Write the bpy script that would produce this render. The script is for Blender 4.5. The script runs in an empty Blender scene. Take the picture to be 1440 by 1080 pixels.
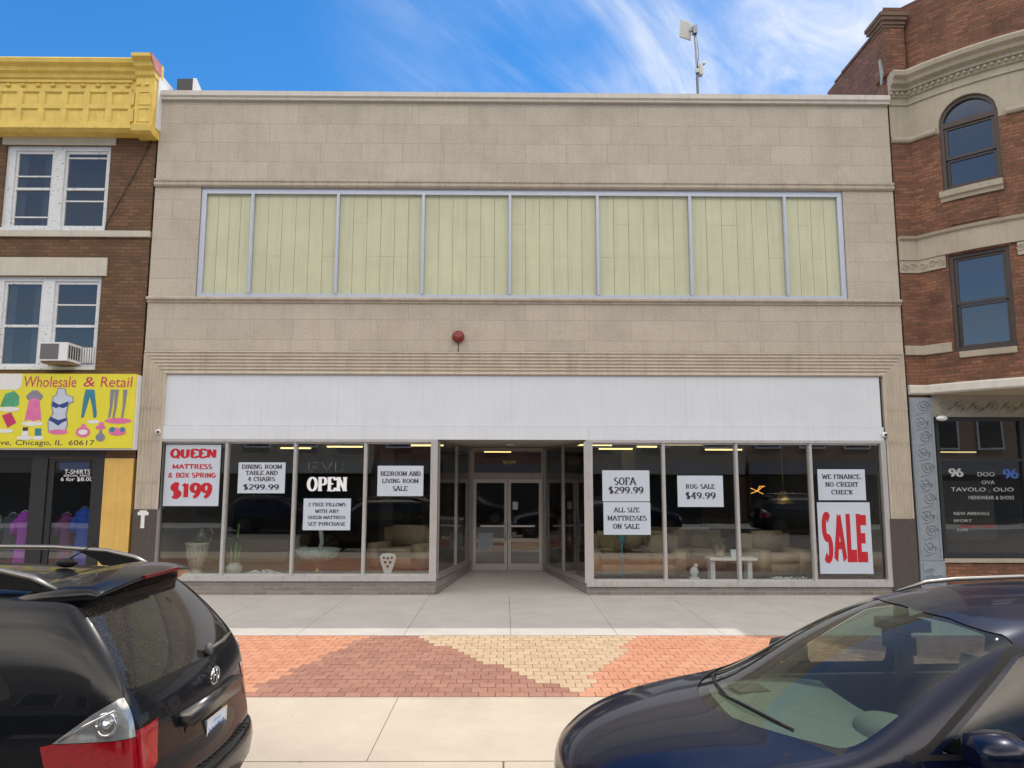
import bpy, bmesh, math, random
from math import radians as rad, sin, cos, pi
from mathutils import Vector, Matrix
random.seed(7)
scn = bpy.context.scene
COL = scn.collection

# ---------------------------------------------------------------- camera
cam_d = bpy.data.cameras.new('camera'); cam = bpy.data.objects.new('camera', cam_d); COL.objects.link(cam)
cam_d.sensor_width = 36; cam_d.lens = 1070.9 / 1440 * 36; cam_d.clip_end = 3000; cam_d.clip_start = .05
yaw, pit, rol = .0098052, .1291414, .0019871
fw = Vector((sin(yaw)*cos(pit), cos(yaw)*cos(pit), sin(pit)))
rt = Vector((cos(yaw), -sin(yaw), 0)); up = rt.cross(fw)
ca = cos(rol)*rt + sin(rol)*up; cb = -sin(rol)*rt + cos(rol)*up
M = Matrix((ca, cb, -fw)).transposed().to_4x4(); M.translation = (0, -15.05, 2.14)
cam.matrix_world = M
scn.camera = cam

# ---------------------------------------------------------------- sun, sky, exposure
SUN = Vector((.37, .32, 1)).normalized()
sl = bpy.data.lights.new('sun', 'SUN'); sl.energy = 2.0; sl.angle = rad(.6); sl.color = (1, .94, .85)
so = bpy.data.objects.new('sun', sl); COL.objects.link(so)
so.rotation_euler = SUN.to_track_quat('Z', 'Y').to_euler(); so.location = (20, 20, 40)
scn.view_settings.view_transform = 'Standard'; scn.view_settings.look = 'None'
scn.view_settings.exposure = .52; scn.view_settings.gamma = 1
w = bpy.data.worlds.new('World'); scn.world = w; w.use_nodes = True
nt = w.node_tree; N = nt.nodes; L = nt.links
for n in list(N): N.remove(n)
def nd(t, **k):
    n = N.new(t)
    for a, b in k.items(): setattr(n, a, b)
    return n
out = nd('ShaderNodeOutputWorld'); bg = nd('ShaderNodeBackground'); bg.inputs[1].default_value = .15
sky = nd('ShaderNodeTexSky', sky_type='NISHITA', sun_disc=False)
sky.sun_elevation = math.asin(SUN.z); sky.sun_rotation = math.atan2(SUN.x, SUN.y)
sky.air_density = 1.0; sky.dust_density = .15; sky.ozone_density = 4.0
hs = nd('ShaderNodeHueSaturation'); hs.inputs['Saturation'].default_value = 1.32; hs.inputs['Value'].default_value = .84
L.new(sky.outputs[0], hs.inputs['Color'])
tc = nd('ShaderNodeTexCoord'); sp = nd('ShaderNodeSeparateXYZ'); L.new(tc.outputs['Generated'], sp.inputs[0])
def mth(op, a, b=None, c=None):
    m = nd('ShaderNodeMath', operation=op)
    for i, v in enumerate((a, b, c)):
        if v is None: continue
        if isinstance(v, (int, float)): m.inputs[i].default_value = v
        else: L.new(v, m.inputs[i])
    return m.outputs[0]
zz = mth('MAXIMUM', sp.outputs[2], .03)
px = mth('DIVIDE', sp.outputs[0], zz); py = mth('DIVIDE', sp.outputs[1], zz)
def comb(x, y):
    c = nd('ShaderNodeCombineXYZ')
    for i, v in enumerate((x, y)):
        if isinstance(v, (int, float)): c.inputs[i].default_value = v
        else: L.new(v, c.inputs[i])
    return c.outputs[0]
# streak direction on the cloud layer
ct, st_ = cos(rad(58)), sin(rad(58))
along = mth('ADD', mth('MULTIPLY', px, ct), mth('MULTIPLY', py, st_))
across = mth('SUBTRACT', mth('MULTIPLY', px, st_), mth('MULTIPLY', py, ct))
def noise(vec, scale, detail, rough, dist):
    n = nd('ShaderNodeTexNoise'); L.new(vec, n.inputs['Vector'])
    n.inputs['Scale'].default_value = scale; n.inputs['Detail'].default_value = detail
    n.inputs['Roughness'].default_value = rough; n.inputs['Distortion'].default_value = dist
    return n.outputs['Fac']
n1 = noise(comb(mth('MULTIPLY', along, .55), mth('MULTIPLY', across, 2.6)), 1.6, 9, .62, .55)
n2 = noise(comb(mth('ADD', px, 3.1), py), .9, 5, .55, .2)
def ramp(v, a, b):
    m = nd('ShaderNodeMapRange'); m.interpolation_type = 'SMOOTHSTEP'; L.new(v, m.inputs[0])
    m.inputs[1].default_value = a; m.inputs[2].default_value = b
    return m.outputs[0]
az = mth('DIVIDE', sp.outputs[0], mth('MAXIMUM', sp.outputs[1], .05))
side = mth('MULTIPLY', ramp(mth('ADD', az, mth('MULTIPLY', sp.outputs[2], .35)), -.12, .42), ramp(sp.outputs[1], -.2, .2))
wisp = mth('MULTIPLY', ramp(n1, .36, .78), mth('ADD', ramp(n2, .2, .62), .25))
veil = mth('MULTIPLY', ramp(n2, .3, .7), .35)
dens = mth('MINIMUM', mth('MULTIPLY', mth('ADD', mth('MULTIPLY', wisp, .80), veil), side), .92)
mix = nd('ShaderNodeMix', data_type='RGBA'); L.new(dens, mix.inputs[0]); L.new(hs.outputs[0], mix.inputs[6])
mix.inputs[7].default_value = (4.0, 4.3, 4.8, 1)
# added unseen bright clouds, high behind the viewpoint, as warm fill for the shaded facade
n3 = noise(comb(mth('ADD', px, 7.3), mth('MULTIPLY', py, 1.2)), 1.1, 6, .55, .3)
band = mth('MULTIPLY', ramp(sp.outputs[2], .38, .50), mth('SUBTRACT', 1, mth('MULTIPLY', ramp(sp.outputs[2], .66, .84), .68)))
fill_cloud = mth('MULTIPLY', mth('MULTIPLY', band, ramp(mth('MULTIPLY', sp.outputs[1], -1), -.30, .15)), ramp(n3, .22, .50))
mix2 = nd('ShaderNodeMix', data_type='RGBA'); L.new(fill_cloud, mix2.inputs[0]); L.new(mix.outputs[2], mix2.inputs[6])
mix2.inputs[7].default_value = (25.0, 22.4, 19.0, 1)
veil2 = mth('MULTIPLY', ramp(mth('MULTIPLY', sp.outputs[1], -1), .0, .4), mth('ADD', mth('MULTIPLY', ramp(n2, .3, .7), .3), .22))
mix3 = nd('ShaderNodeMix', data_type='RGBA'); L.new(veil2, mix3.inputs[0]); L.new(mix2.outputs[2], mix3.inputs[6]); mix3.inputs[7].default_value = (2.6, 2.6, 2.7, 1)  # thin unseen cloud veil added to the rear sky, greys the blue window reflections
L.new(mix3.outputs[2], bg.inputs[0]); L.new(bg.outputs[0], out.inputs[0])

# ---------------------------------------------------------------- helpers
OFF = {}
def empty(name, loc, label, cat, group=None):
    o = bpy.data.objects.new(name, None); COL.objects.link(o); o.location = loc; o.empty_display_size = .2
    o['label'] = label; o['category'] = cat
    if group: o['group'] = group
    OFF[o.name] = Vector(loc); return o
def tag(o, label, cat, group=None):
    o['label'] = label; o['category'] = cat
    if group: o['group'] = group
    return o
def link(name, me, mats, parent=None, smooth=False, loc=None):
    o = bpy.data.objects.new(name, me); COL.objects.link(o)
    if not isinstance(mats, (list, tuple)): mats = [mats]
    if len(me.materials) == 0:
        for m in mats: me.materials.append(m)
    off = Vector((0, 0, 0))
    if parent is not None:
        off = OFF.get(parent.name, off); o.parent = parent
    elif loc is not None:
        off = Vector(loc); o.location = off
    if off.length > 0: me.transform(Matrix.Translation(-off))
    OFF[o.name] = off
    if smooth:
        for p in me.polygons: p.use_smooth = True
    return o
class MB:
    def __init__(s): s.bm = bmesh.new()
    def quad(s, *pts, mi=0):
        f = s.bm.faces.new([s.bm.verts.new(p) for p in pts]); f.material_index = mi; return s
    def box(s, x0, x1, y0, y1, z0, z1, mi=0, bev=0):
        vs = [s.bm.verts.new((x, y, z)) for x in (x0, x1) for y in (y0, y1) for z in (z0, z1)]
        fs = []
        for i in ((0,1,3,2),(4,6,7,5),(0,4,5,1),(2,3,7,6),(0,2,6,4),(1,5,7,3)):
            f = s.bm.faces.new([vs[j] for j in i]); f.material_index = mi; fs.append(f)
        if bev:
            es = {e for f in fs for e in f.edges}
            bmesh.ops.bevel(s.bm, geom=list(es), offset=bev, segments=2, affect='EDGES', profile=.5)
        return s
    def prism(s, pts, axis, a, b, mi=0):
        """2D polygon pts extruded along axis from a to b"""
        def P(p, t):
            return {0: (t, p[0], p[1]), 1: (p[0], t, p[1]), 2: (p[0], p[1], t)}[axis]
        A = [s.bm.verts.new(P(p, a)) for p in pts]; B = [s.bm.verts.new(P(p, b)) for p in pts]
        n = len(pts); fs = [s.bm.faces.new(A), s.bm.faces.new(B[::-1])]
        for i in range(n): fs.append(s.bm.faces.new((A[i], B[i], B[(i+1) % n], A[(i+1) % n])))
        for f in fs: f.material_index = mi
        return s
    def tube(s, pts, r, seg=8, mi=0, cap=True, flat=1.0):
        pts = [Vector(p) for p in pts]; rings = []
        rr = r if isinstance(r, (list, tuple)) else [r]*len(pts)
        for i, p in enumerate(pts):
            d = (pts[min(i+1, len(pts)-1)] - pts[max(i-1, 0)]).normalized()
            u = Vector((0, 0, 1)) if abs(d.z) < .95 else Vector((1, 0, 0))
            a = d.cross(u).normalized(); b = a.cross(d).normalized()
            rings.append([s.bm.verts.new(p + a*rr[i]*cos(2*pi*k/seg) + b*rr[i]*flat*sin(2*pi*k/seg)) for k in range(seg)])
        fs = []
        for A, B in zip(rings, rings[1:]):
            for k in range(seg): fs.append(s.bm.faces.new((A[k], A[(k+1) % seg], B[(k+1) % seg], B[k])))
        if cap: fs += [s.bm.faces.new(rings[0][::-1]), s.bm.faces.new(rings[-1])]
        for f in fs: f.material_index = mi; f.smooth = True
        return s
    def lathe(s, prof, c, seg=24, axis='z', mi=0, sx=1, sy=1):
        """prof: (r, h) list"""
        rings = []
        for r, h in prof:
            ring = []
            for k in range(seg):
                t = 2*pi*k/seg; a, b = r*cos(t)*sx, r*sin(t)*sy
                v = {'z': (a, b, h), 'y': (a, h, b), 'x': (h, a, b)}[axis]
                ring.append(s.bm.verts.new((c[0]+v[0], c[1]+v[1], c[2]+v[2])))
            rings.append(ring)
        fs = []
        for A, B in zip(rings, rings[1:]):
            for k in range(seg): fs.append(s.bm.faces.new((A[k], A[(k+1) % seg], B[(k+1) % seg], B[k])))
        fs += [s.bm.faces.new(rings[0][::-1]), s.bm.faces.new(rings[-1])]
        for f in fs: f.material_index = mi; f.smooth = True
        return s
    def ball(s, c, r, sx=1, sy=1, sz=1, seg=12, mi=0):
        g = bmesh.ops.create_uvsphere(s.bm, u_segments=seg, v_segments=max(6, seg//2), radius=r,
            matrix=Matrix.Translation(c) @ Matrix.Diagonal((sx, sy, sz, 1)))
        for v in g['verts']:
            for f in v.link_faces: f.smooth = True; f.material_index = mi
        return s
    def bevel(s, w, ang=30, seg=2):
        es = [e for e in s.bm.edges if len(e.link_faces) == 2 and e.calc_face_angle(0) > rad(ang)]
        bmesh.ops.bevel(s.bm, geom=es, offset=w, segments=seg, affect='EDGES', profile=.5); return s
    def build(s, name, mats, parent=None, smooth=False, loc=None, fix=True):
        if fix: bmesh.ops.recalc_face_normals(s.bm, faces=s.bm.faces)
        me = bpy.data.meshes.new(name); s.bm.to_mesh(me); s.bm.free()
        return link(name, me, mats, parent, smooth, loc)
def struct(o): o['kind'] = 'structure'; return o

# ---------------------------------------------------------------- materials
def newmat(name):
    m = bpy.data.materials.new(name); m.use_nodes = True; t = m.node_tree
    return m, t, t.nodes['Principled BSDF']
def tnode(t, ty, ins=None, **k):
    n = t.nodes.new(ty)
    for a, b in k.items(): setattr(n, a, b)
    for a, b in (ins or {}).items():
        if isinstance(b, bpy.types.NodeSocket): t.links.new(b, n.inputs[a])
        else: n.inputs[a].default_value = b
    return n
def c4(c): return (c[0], c[1], c[2], 1)
def mul(c, k): return tuple(min(1, x*k) for x in c)
def mat(name, col, rough=.7, var=.12, scale=3., bump=0., bscale=40., metal=0., coat=0., spots=0., spotcol=(.1,.1,.1), spotscale=60, streak=0.):
    m, t, p = newmat(name)
    p.inputs['Roughness'].default_value = rough; p.inputs['Metallic'].default_value = metal
    p.inputs['Coat Weight'].default_value = coat; p.inputs['Coat Roughness'].default_value = .03
    co = tnode(t, 'ShaderNodeTexCoord').outputs['Object']
    n = tnode(t, 'ShaderNodeTexNoise', {'Vector': co, 'Scale': scale, 'Detail': 6., 'Roughness': .6})
    mr = tnode(t, 'ShaderNodeMapRange', {0: n.outputs['Fac'], 1: .25, 2: .75})
    mx = tnode(t, 'ShaderNodeMix', {0: mr.outputs[0], 6: c4(mul(col, 1-var)), 7: c4(mul(col, 1+var))}, data_type='RGBA')
    c = mx.outputs[2]
    if streak:
        mp = tnode(t, 'ShaderNodeMapping', {'Vector': co, 'Scale': (9., 9., .5)})
        n3 = tnode(t, 'ShaderNodeTexNoise', {'Vector': mp.outputs[0], 'Scale': 1.5, 'Detail': 5.})
        r3 = tnode(t, 'ShaderNodeMapRange', {0: n3.outputs['Fac'], 1: .5, 2: .8, 4: streak})
        c = tnode(t, 'ShaderNodeMix', {0: r3.outputs[0], 6: c, 7: c4(mul(col, .5))}, data_type='RGBA').outputs[2]
    if spots:
        n2 = tnode(t, 'ShaderNodeTexNoise', {'Vector': co, 'Scale': float(spotscale), 'Detail': 3.})
        r2 = tnode(t, 'ShaderNodeMapRange', {0: n2.outputs['Fac'], 1: .62, 2: .7, 4: spots})
        c = tnode(t, 'ShaderNodeMix', {0: r2.outputs[0], 6: c, 7: c4(spotcol)}, data_type='RGBA').outputs[2]
    t.links.new(c, p.inputs['Base Color'])
    if bump:
        nb = tnode(t, 'ShaderNodeTexNoise', {'Vector': co, 'Scale': bscale, 'Detail': 5.})
        b = tnode(t, 'ShaderNodeBump', {'Strength': bump, 'Distance': .02, 'Height': nb.outputs['Fac']})
        t.links.new(b.outputs[0], p.inputs['Normal'])
    return m
def brickmat(name, c1, c2, mortar, bw=.21, bh=.07, ms=.012, ux=(1, 0, 0), uz=(0, 0, 1), rough=.85, bump=.5, patch=.25, patchcol=(.04,.03,.025), offs=.5, squash=1., sqf=2, bias=0., streak=0., grain=.18):
    """brick courses in the plane spanned by ux (along the wall) and uz (up)"""
    m, t, p = newmat(name); p.inputs['Roughness'].default_value = rough
    co = tnode(t, 'ShaderNodeTexCoord').outputs['Object']
    d1 = tnode(t, 'ShaderNodeVectorMath', {0: co, 1: ux}, operation='DOT_PRODUCT').outputs['Value']
    d2 = tnode(t, 'ShaderNodeVectorMath', {0: co, 1: uz}, operation='DOT_PRODUCT').outputs['Value']
    v = tnode(t, 'ShaderNodeCombineXYZ', {0: d1, 1: d2}).outputs[0]
    b = tnode(t, 'ShaderNodeTexBrick', {'Vector': v, 'Color1': c4(c1), 'Color2': c4(c2), 'Mortar': c4(mortar), 'Scale': 1., 'Mortar Size': ms,
        'Mortar Smooth': .2, 'Bias': bias, 'Brick Width': bw, 'Row Height': bh}, offset=offs, squash=squash, squash_frequency=sqf)
    n = tnode(t, 'ShaderNodeTexNoise', {'Vector': co, 'Scale': 1.3, 'Detail': 8., 'Roughness': .7})
    r = tnode(t, 'ShaderNodeMapRange', {0: n.outputs['Fac'], 1: .45, 2: .75, 4: patch})
    c = tnode(t, 'ShaderNodeMix', {0: r.outputs[0], 6: b.outputs['Color'], 7: c4(patchcol)}, data_type='RGBA').outputs[2]
    n2 = tnode(t, 'ShaderNodeTexNoise', {'Vector': co, 'Scale': 45., 'Detail': 4.})
    r2 = tnode(t, 'ShaderNodeMapRange', {0: n2.outputs['Fac'], 1: .3, 2: .7, 3: 1-grain, 4: 1+grain})
    if streak:
        mp = tnode(t, 'ShaderNodeMapping', {'Vector': co, 'Scale': (7., 7., .55)})
        n3 = tnode(t, 'ShaderNodeTexNoise', {'Vector': mp.outputs[0], 'Scale': 1.2, 'Detail': 7., 'Roughness': .65})
        r3 = tnode(t, 'ShaderNodeMapRange', {0: n3.outputs['Fac'], 1: .48, 2: .80, 4: streak})
        c = tnode(t, 'ShaderNodeMix', {0: r3.outputs[0], 6: c, 7: c4(mul(c1, .62))}, data_type='RGBA').outputs[2]
    c = tnode(t, 'ShaderNodeVectorMath', {0: c, 1: tnode(t, 'ShaderNodeCombineXYZ', {0: r2.outputs[0], 1: r2.outputs[0], 2: r2.outputs[0]}).outputs[0]}, operation='MULTIPLY').outputs[0]
    t.links.new(c, p.inputs['Base Color'])
    h = tnode(t, 'ShaderNodeMath', {0: b.outputs['Fac'], 1: -1.}, operation='MULTIPLY').outputs[0]
    h = tnode(t, 'ShaderNodeMath', {0: n2.outputs['Fac'], 1: .35, 2: h}, operation='MULTIPLY_ADD').outputs[0]
    bp = tnode(t, 'ShaderNodeBump', {'Strength': bump, 'Distance': .012, 'Height': h})
    t.links.new(bp.outputs[0], p.inputs['Normal'])
    return m
def glass(name, tint=(.9, .95, .93), refl=.08, dirt=.0, wav=0.):
    m, t, p = newmat(name); t.nodes.remove(p); o = t.nodes['Material Output']
    tr = tnode(t, 'ShaderNodeBsdfTransparent', {0: c4(tint)}); gl = tnode(t, 'ShaderNodeBsdfGlossy', {0: (1,1,1,1), 'Roughness': .0})
    lw = tnode(t, 'ShaderNodeLayerWeight', {0: .5}).outputs['Facing']
    pw = tnode(t, 'ShaderNodeMath', {0: lw, 1: 5.}, operation='POWER').outputs[0]
    fa = tnode(t, 'ShaderNodeMath', {0: pw, 1: .85, 2: refl}, operation='MULTIPLY_ADD').outputs[0]
    if wav:
        co = tnode(t, 'ShaderNodeTexCoord').outputs['Object']
        n = tnode(t, 'ShaderNodeTexNoise', {'Vector': co, 'Scale': .9, 'Detail': 1.})
        b = tnode(t, 'ShaderNodeBump', {'Strength': wav, 'Distance': .05, 'Height': n.outputs['Fac']}); t.links.new(b.outputs[0], gl.inputs['Normal'])
    mx = tnode(t, 'ShaderNodeMixShader', {0: fa, 1: tr.outputs[0], 2: gl.outputs[0]})
    s = mx.outputs[0]
    if dirt:
        df = tnode(t, 'ShaderNodeBsdfDiffuse', {0: (.5,.5,.48,1)})
        s = tnode(t, 'ShaderNodeMixShader', {0: dirt, 1: s, 2: df.outputs[0]}).outputs[0]
    t.links.new(s, o.inputs[0]); return m
def emit(name, col, s):
    m, t, p = newmat(name); p.inputs['Base Color'].default_value = c4(col)
    p.inputs['Emission Color'].default_value = c4(col); p.inputs['Emission Strength'].default_value = s; return m
def paint(name, col, flake=.0, metal=.0, rough=.3, dust=.0):
    m, t, p = newmat(name); p.inputs['Coat Weight'].default_value = .6; p.inputs['Coat Roughness'].default_value = .02; p.inputs['Specular IOR Level'].default_value = .15
    p.inputs['Metallic'].default_value = metal; p.inputs['Roughness'].default_value = rough
    co = tnode(t, 'ShaderNodeTexCoord').outputs['Object']
    n = tnode(t, 'ShaderNodeTexNoise', {'Vector': co, 'Scale': 900., 'Detail': 1.})
    mr = tnode(t, 'ShaderNodeMapRange', {0: n.outputs['Fac'], 1: .3, 2: .7, 3: 1-flake, 4: 1+flake})
    c = tnode(t, 'ShaderNodeVectorMath', {0: col, 1: tnode(t, 'ShaderNodeCombineXYZ', {0: mr.outputs[0], 1: mr.outputs[0], 2: mr.outputs[0]}).outputs[0]}, operation='MULTIPLY').outputs[0]
    n2 = tnode(t, 'ShaderNodeTexNoise', {'Vector': co, 'Scale': 5., 'Detail': 8., 'Roughness': .7})
    r2 = tnode(t, 'ShaderNodeMapRange', {0: n2.outputs['Fac'], 1: .4, 2: .75, 3: dust*.4, 4: dust})
    geo = tnode(t, 'ShaderNodeNewGeometry').outputs['Normal']
    nz = tnode(t, 'ShaderNodeSeparateXYZ', {0: geo}).outputs[2]
    nz = tnode(t, 'ShaderNodeMapRange', {0: nz, 1: .2, 2: .95, 3: .25, 4: 1.}).outputs[0]
    dm = tnode(t, 'ShaderNodeMath', {0: r2.outputs[0], 1: nz}, operation='MULTIPLY').outputs[0]
    c = tnode(t, 'ShaderNodeMix', {0: dm, 6: c, 7: (.30,.27,.23,1)}, data_type='RGBA').outputs[2]
    t.links.new(c, p.inputs['Base Color'])
    rr = tnode(t, 'ShaderNodeMapRange', {0: n2.outputs['Fac'], 1: .35, 2: .7, 3: .015, 4: .015 + dust*.35}).outputs[0]
    t.links.new(rr, p.inputs['Coat Roughness'])
    # fine settled dust specks
    vo = tnode(t, 'ShaderNodeTexNoise', {'Vector': co, 'Scale': 230., 'Detail': 2.})
    return m

# ---------------------------------------------------------------- lettering
def mesh_text(body, bold=.0, shear=0.):
    bold = 0.
    cu = bpy.data.curves.new('t', 'FONT'); cu.body = body; cu.size = 1; cu.offset = bold; cu.shear = shear; cu.resolution_u = 3
    o = bpy.data.objects.new('t', cu); COL.objects.link(o)
    dg = bpy.context.evaluated_depsgraph_get(); me = bpy.data.meshes.new_from_object(o.evaluated_get(dg))
    bpy.data.objects.remove(o); bpy.data.curves.remove(cu); return me
def place2d(me, cx, cz, wd, ht, y, name, m, parent, fr=None):
    """fit a flat xy mesh into a box on a plane facing the street (y constant), or on the frame fr = (origin, right, up, out)"""
    xs = [v.co.x for v in me.vertices]; ys = [v.co.y for v in me.vertices]; zs = [v.co.z for v in me.vertices]
    x0, x1, y0, y1 = min(xs), max(xs), min(ys), max(ys)
    for v in me.vertices:
        a = cx + ((v.co.x-x0)/(x1-x0) - .5)*wd; b = cz + ((v.co.y-y0)/(y1-y0) - .5)*ht; d = v.co.z
        if fr: v.co = fr[0] + fr[1]*a + fr[2]*b + fr[3]*(d + y)
        else: v.co = (a, y - d, b)
    me.name = name
    return link(name, me, m, parent)
def sans(body, cx, cz, wd, ht, y, m, parent, bold=.0, shear=0., fr=None):
    return place2d(mesh_text(body, bold, shear), cx, cz, wd, ht, y, 'lettering', m, parent, fr)
def arc(cx, cy, rx, ry, a0, a1, n=10):
    return [(cx + rx*cos(rad(a0+(a1-a0)*i/n)), cy + ry*sin(rad(a0+(a1-a0)*i/n))) for i in range(n+1)]
G = {  # stroke glyphs of a bold book face: (width, strokes)
 'A': (.78, [[(.04,0),(.39,1)],[(.39,1),(.74,0)],[(.18,.33),(.6,.33)]]),
 'B': (.68, [[(.15,0),(.15,1)],[(.15,1),(.38,1)]+arc(.38,.76,.2,.24,90,-90)+[(.15,.52)],[(.38,.52)]+arc(.4,.26,.23,.26,90,-90)+[(.15,0)]]),
 'C': (.7, [arc(.38,.5,.3,.5,50,310,16),[(.6,.7),(.6,1)]]),
 'D': (.74, [[(.15,0),(.15,1)],[(.15,1)]+arc(.34,.5,.33,.5,90,-90,14)+[(.15,0)]]),
 'E': (.64, [[(.15,0),(.15,1)],[(.15,1),(.58,1)],[(.58,1),(.58,.8)],[(.15,.52),(.44,.52)],[(.15,0),(.6,0)],[(.6,0),(.6,.22)]]),
 'F': (.6, [[(.15,0),(.15,1)],[(.15,1),(.56,1)],[(.56,1),(.56,.78)],[(.15,.52),(.44,.52)]]),
 'G': (.74, [arc(.38,.5,.3,.5,50,320,16),[(.62,.1),(.62,.42)],[(.42,.42),(.7,.42)]]),
 'H': (.78, [[(.15,0),(.15,1)],[(.63,0),(.63,1)],[(.15,.5),(.63,.5)]]),
 'I': (.32, [[(.16,0),(.16,1)]]),
 'K': (.74, [[(.15,0),(.15,1)],[(.15,.4),(.6,1)],[(.3,.55),(.64,0)]]),
 'L': (.62, [[(.15,0),(.15,1)],[(.15,0),(.58,0)],[(.58,0),(.58,.25)]]),
 'M': (.92, [[(.13,0),(.13,1)],[(.13,1),(.46,.15)],[(.46,.15),(.79,1)],[(.79,0),(.79,1)]]),
 'N': (.78, [[(.14,0),(.14,1)],[(.14,1),(.64,0)],[(.64,0),(.64,1)]]),
 'O': (.76, [arc(.38,.5,.3,.5,0,360,22)]),
 'P': (.66, [[(.15,0),(.15,1)],[(.15,1),(.36,1)]+arc(.36,.73,.23,.27,90,-90)+[(.15,.46)]]),
 'Q': (.76, [arc(.38,.5,.3,.5,0,360,22),[(.4,.2),(.7,-.1)]]),
 'R': (.74, [[(.15,0),(.15,1)],[(.15,1),(.36,1)]+arc(.36,.75,.22,.25,90,-90)+[(.15,.5)],[(.36,.5),(.66,0)]]),
 'S': (.58, [arc(.29,.74,.2,.26,40,270,10)+arc(.29,.25,.22,.25,90,-140,10)]),
 'T': (.68, [[(.34,0),(.34,1)],[(.05,1),(.63,1)],[(.05,1),(.05,.78)],[(.63,1),(.63,.78)]]),
 'U': (.76, [[(.15,1),(.15,.32)]+arc(.38,.3,.23,.3,180,360,10)+[(.61,.32),(.61,1)]]),
 'V': (.76, [[(.04,1),(.38,0)],[(.38,0),(.72,1)]]),
 'W': (1.0, [[(.04,1),(.28,0)],[(.28,0),(.5,.9)],[(.5,.9),(.72,0)],[(.72,0),(.96,1)]]),
 'X': (.74, [[(.06,0),(.68,1)],[(.06,1),(.68,0)]]), 'Y': (.74, [[(.04,1),(.37,.48)],[(.37,.48),(.7,1)],[(.37,.48),(.37,0)]]),
 'Z': (.64, [[(.06,1),(.58,1)],[(.58,1),(.06,0)],[(.06,0),(.58,0)]]),
 '0': (.62, [arc(.31,.5,.24,.5,0,360,20)]), '1': (.46, [[(.25,0),(.25,1)],[(.08,.8),(.25,1)]]),
 '2': (.6, [arc(.29,.73,.22,.27,160,-20,10)+[(.07,0)],[(.07,.02),(.55,.02)]]),
 '3': (.58, [arc(.27,.75,.2,.25,150,-90,10),arc(.27,.26,.23,.26,90,-150,10)]),
 '4': (.62, [[(.42,0),(.42,1)],[(.42,1),(.05,.3)],[(.05,.3),(.6,.3)]]),
 '6': (.6, [arc(.3,.3,.22,.3,0,360,16),arc(.44,.3,.36,.7,180,95,8)]),
 '8': (.6, [arc(.3,.75,.19,.25,0,360,14),arc(.3,.25,.23,.26,0,360,14)]),
 '9': (.6, [arc(.3,.7,.22,.3,0,360,16),arc(.16,.7,.36,.7,0,-85,8)]),
 '$': (.6, [arc(.29,.74,.2,.24,40,270,10)+arc(.29,.25,.22,.24,90,-140,10),[(.3,-.12),(.3,1.12)]]),
 '.': (.28, [[(.14,.02),(.14,.16)]]), ',': (.28, [[(.16,.1),(.1,-.1)]]), '&': (.8, [arc(.34,.78,.16,.2,-30,210,10)+[(.68,0)],arc(.32,.26,.24,.26,60,330,12)]),
 'T-': (.3, []), ' ': (.36, []), '-': (.42, [[(.08,.42),(.34,.42)]]),
}
G['5'] = (.6, [[(.12,.95),(.52,.95)],[(.14,.95),(.12,.52)],[(.12,.52)]+arc(.28,.32,.24,.28,110,-140,10)])
G['7'] = (.56, [[(.05,.95),(.52,.95)],[(.5,.95),(.2,0)]])
def serif_mesh(body, wt=.17, thin=.085, slab=True):
    bm = bmesh.new(); x = 0; k = 0
    def q(pts):
        nonlocal k
        k += 1
        try: bm.faces.new([bm.verts.new((a, b, .0012 + .00002*k)) for a, b in pts])
        except ValueError: pass
    for ch in body:
        wd, strokes = G.get(ch, (.4, []))
        for s in strokes:
            nrm = []
            for i in range(len(s)):
                a, b = s[max(0, i-1)], s[min(len(s)-1, i+1)]
                dx, dy = b[0]-a[0], b[1]-a[1]; l = math.hypot(dx, dy) or 1
                wv = thin + (wt - thin)*(abs(dy)/l)**1.5
                nrm.append((-dy/l*wv/2, dx/l*wv/2))
            for i in range(len(s)-1):
                a, b, na, nb = s[i], s[i+1], nrm[i], nrm[i+1]
                q([(x+a[0]-na[0], a[1]-na[1]), (x+b[0]-nb[0], b[1]-nb[1]), (x+b[0]+nb[0], b[1]+nb[1]), (x+a[0]+na[0], a[1]+na[1])])
            if not slab: continue
            if len(s) == 2 and abs(s[0][1]-s[1][1]) > .6:
                for e in s:
                    if e[1] in (0, 1): q([(x+e[0]-.17, e[1]-.045), (x+e[0]+.17, e[1]-.045), (x+e[0]+.17, e[1]+.045), (x+e[0]-.17, e[1]+.045)])
            elif ch == 'U':
                for e in (.15, .61): q([(x+e-.15, .955), (x+e+.15, .955), (x+e+.15, 1.045), (x+e-.15, 1.045)])
        x += wd + .06
    me = bpy.data.meshes.new('lettering'); bm.to_mesh(me); bm.free(); return me
def block(body, cx, cz, wd, ht, y, m, parent, wt=.25, thin=.20, fr=None):
    return place2d(serif_mesh(body, wt, thin, False), cx, cz, wd, ht, y, 'lettering', m, parent, fr)
def serif(body, cx, cz, wd, ht, y, m, parent, wt=.19, thin=.1, fr=None):
    return place2d(serif_mesh(body, wt, thin), cx, cz, wd, ht, y, 'lettering', m, parent, fr)

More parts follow.
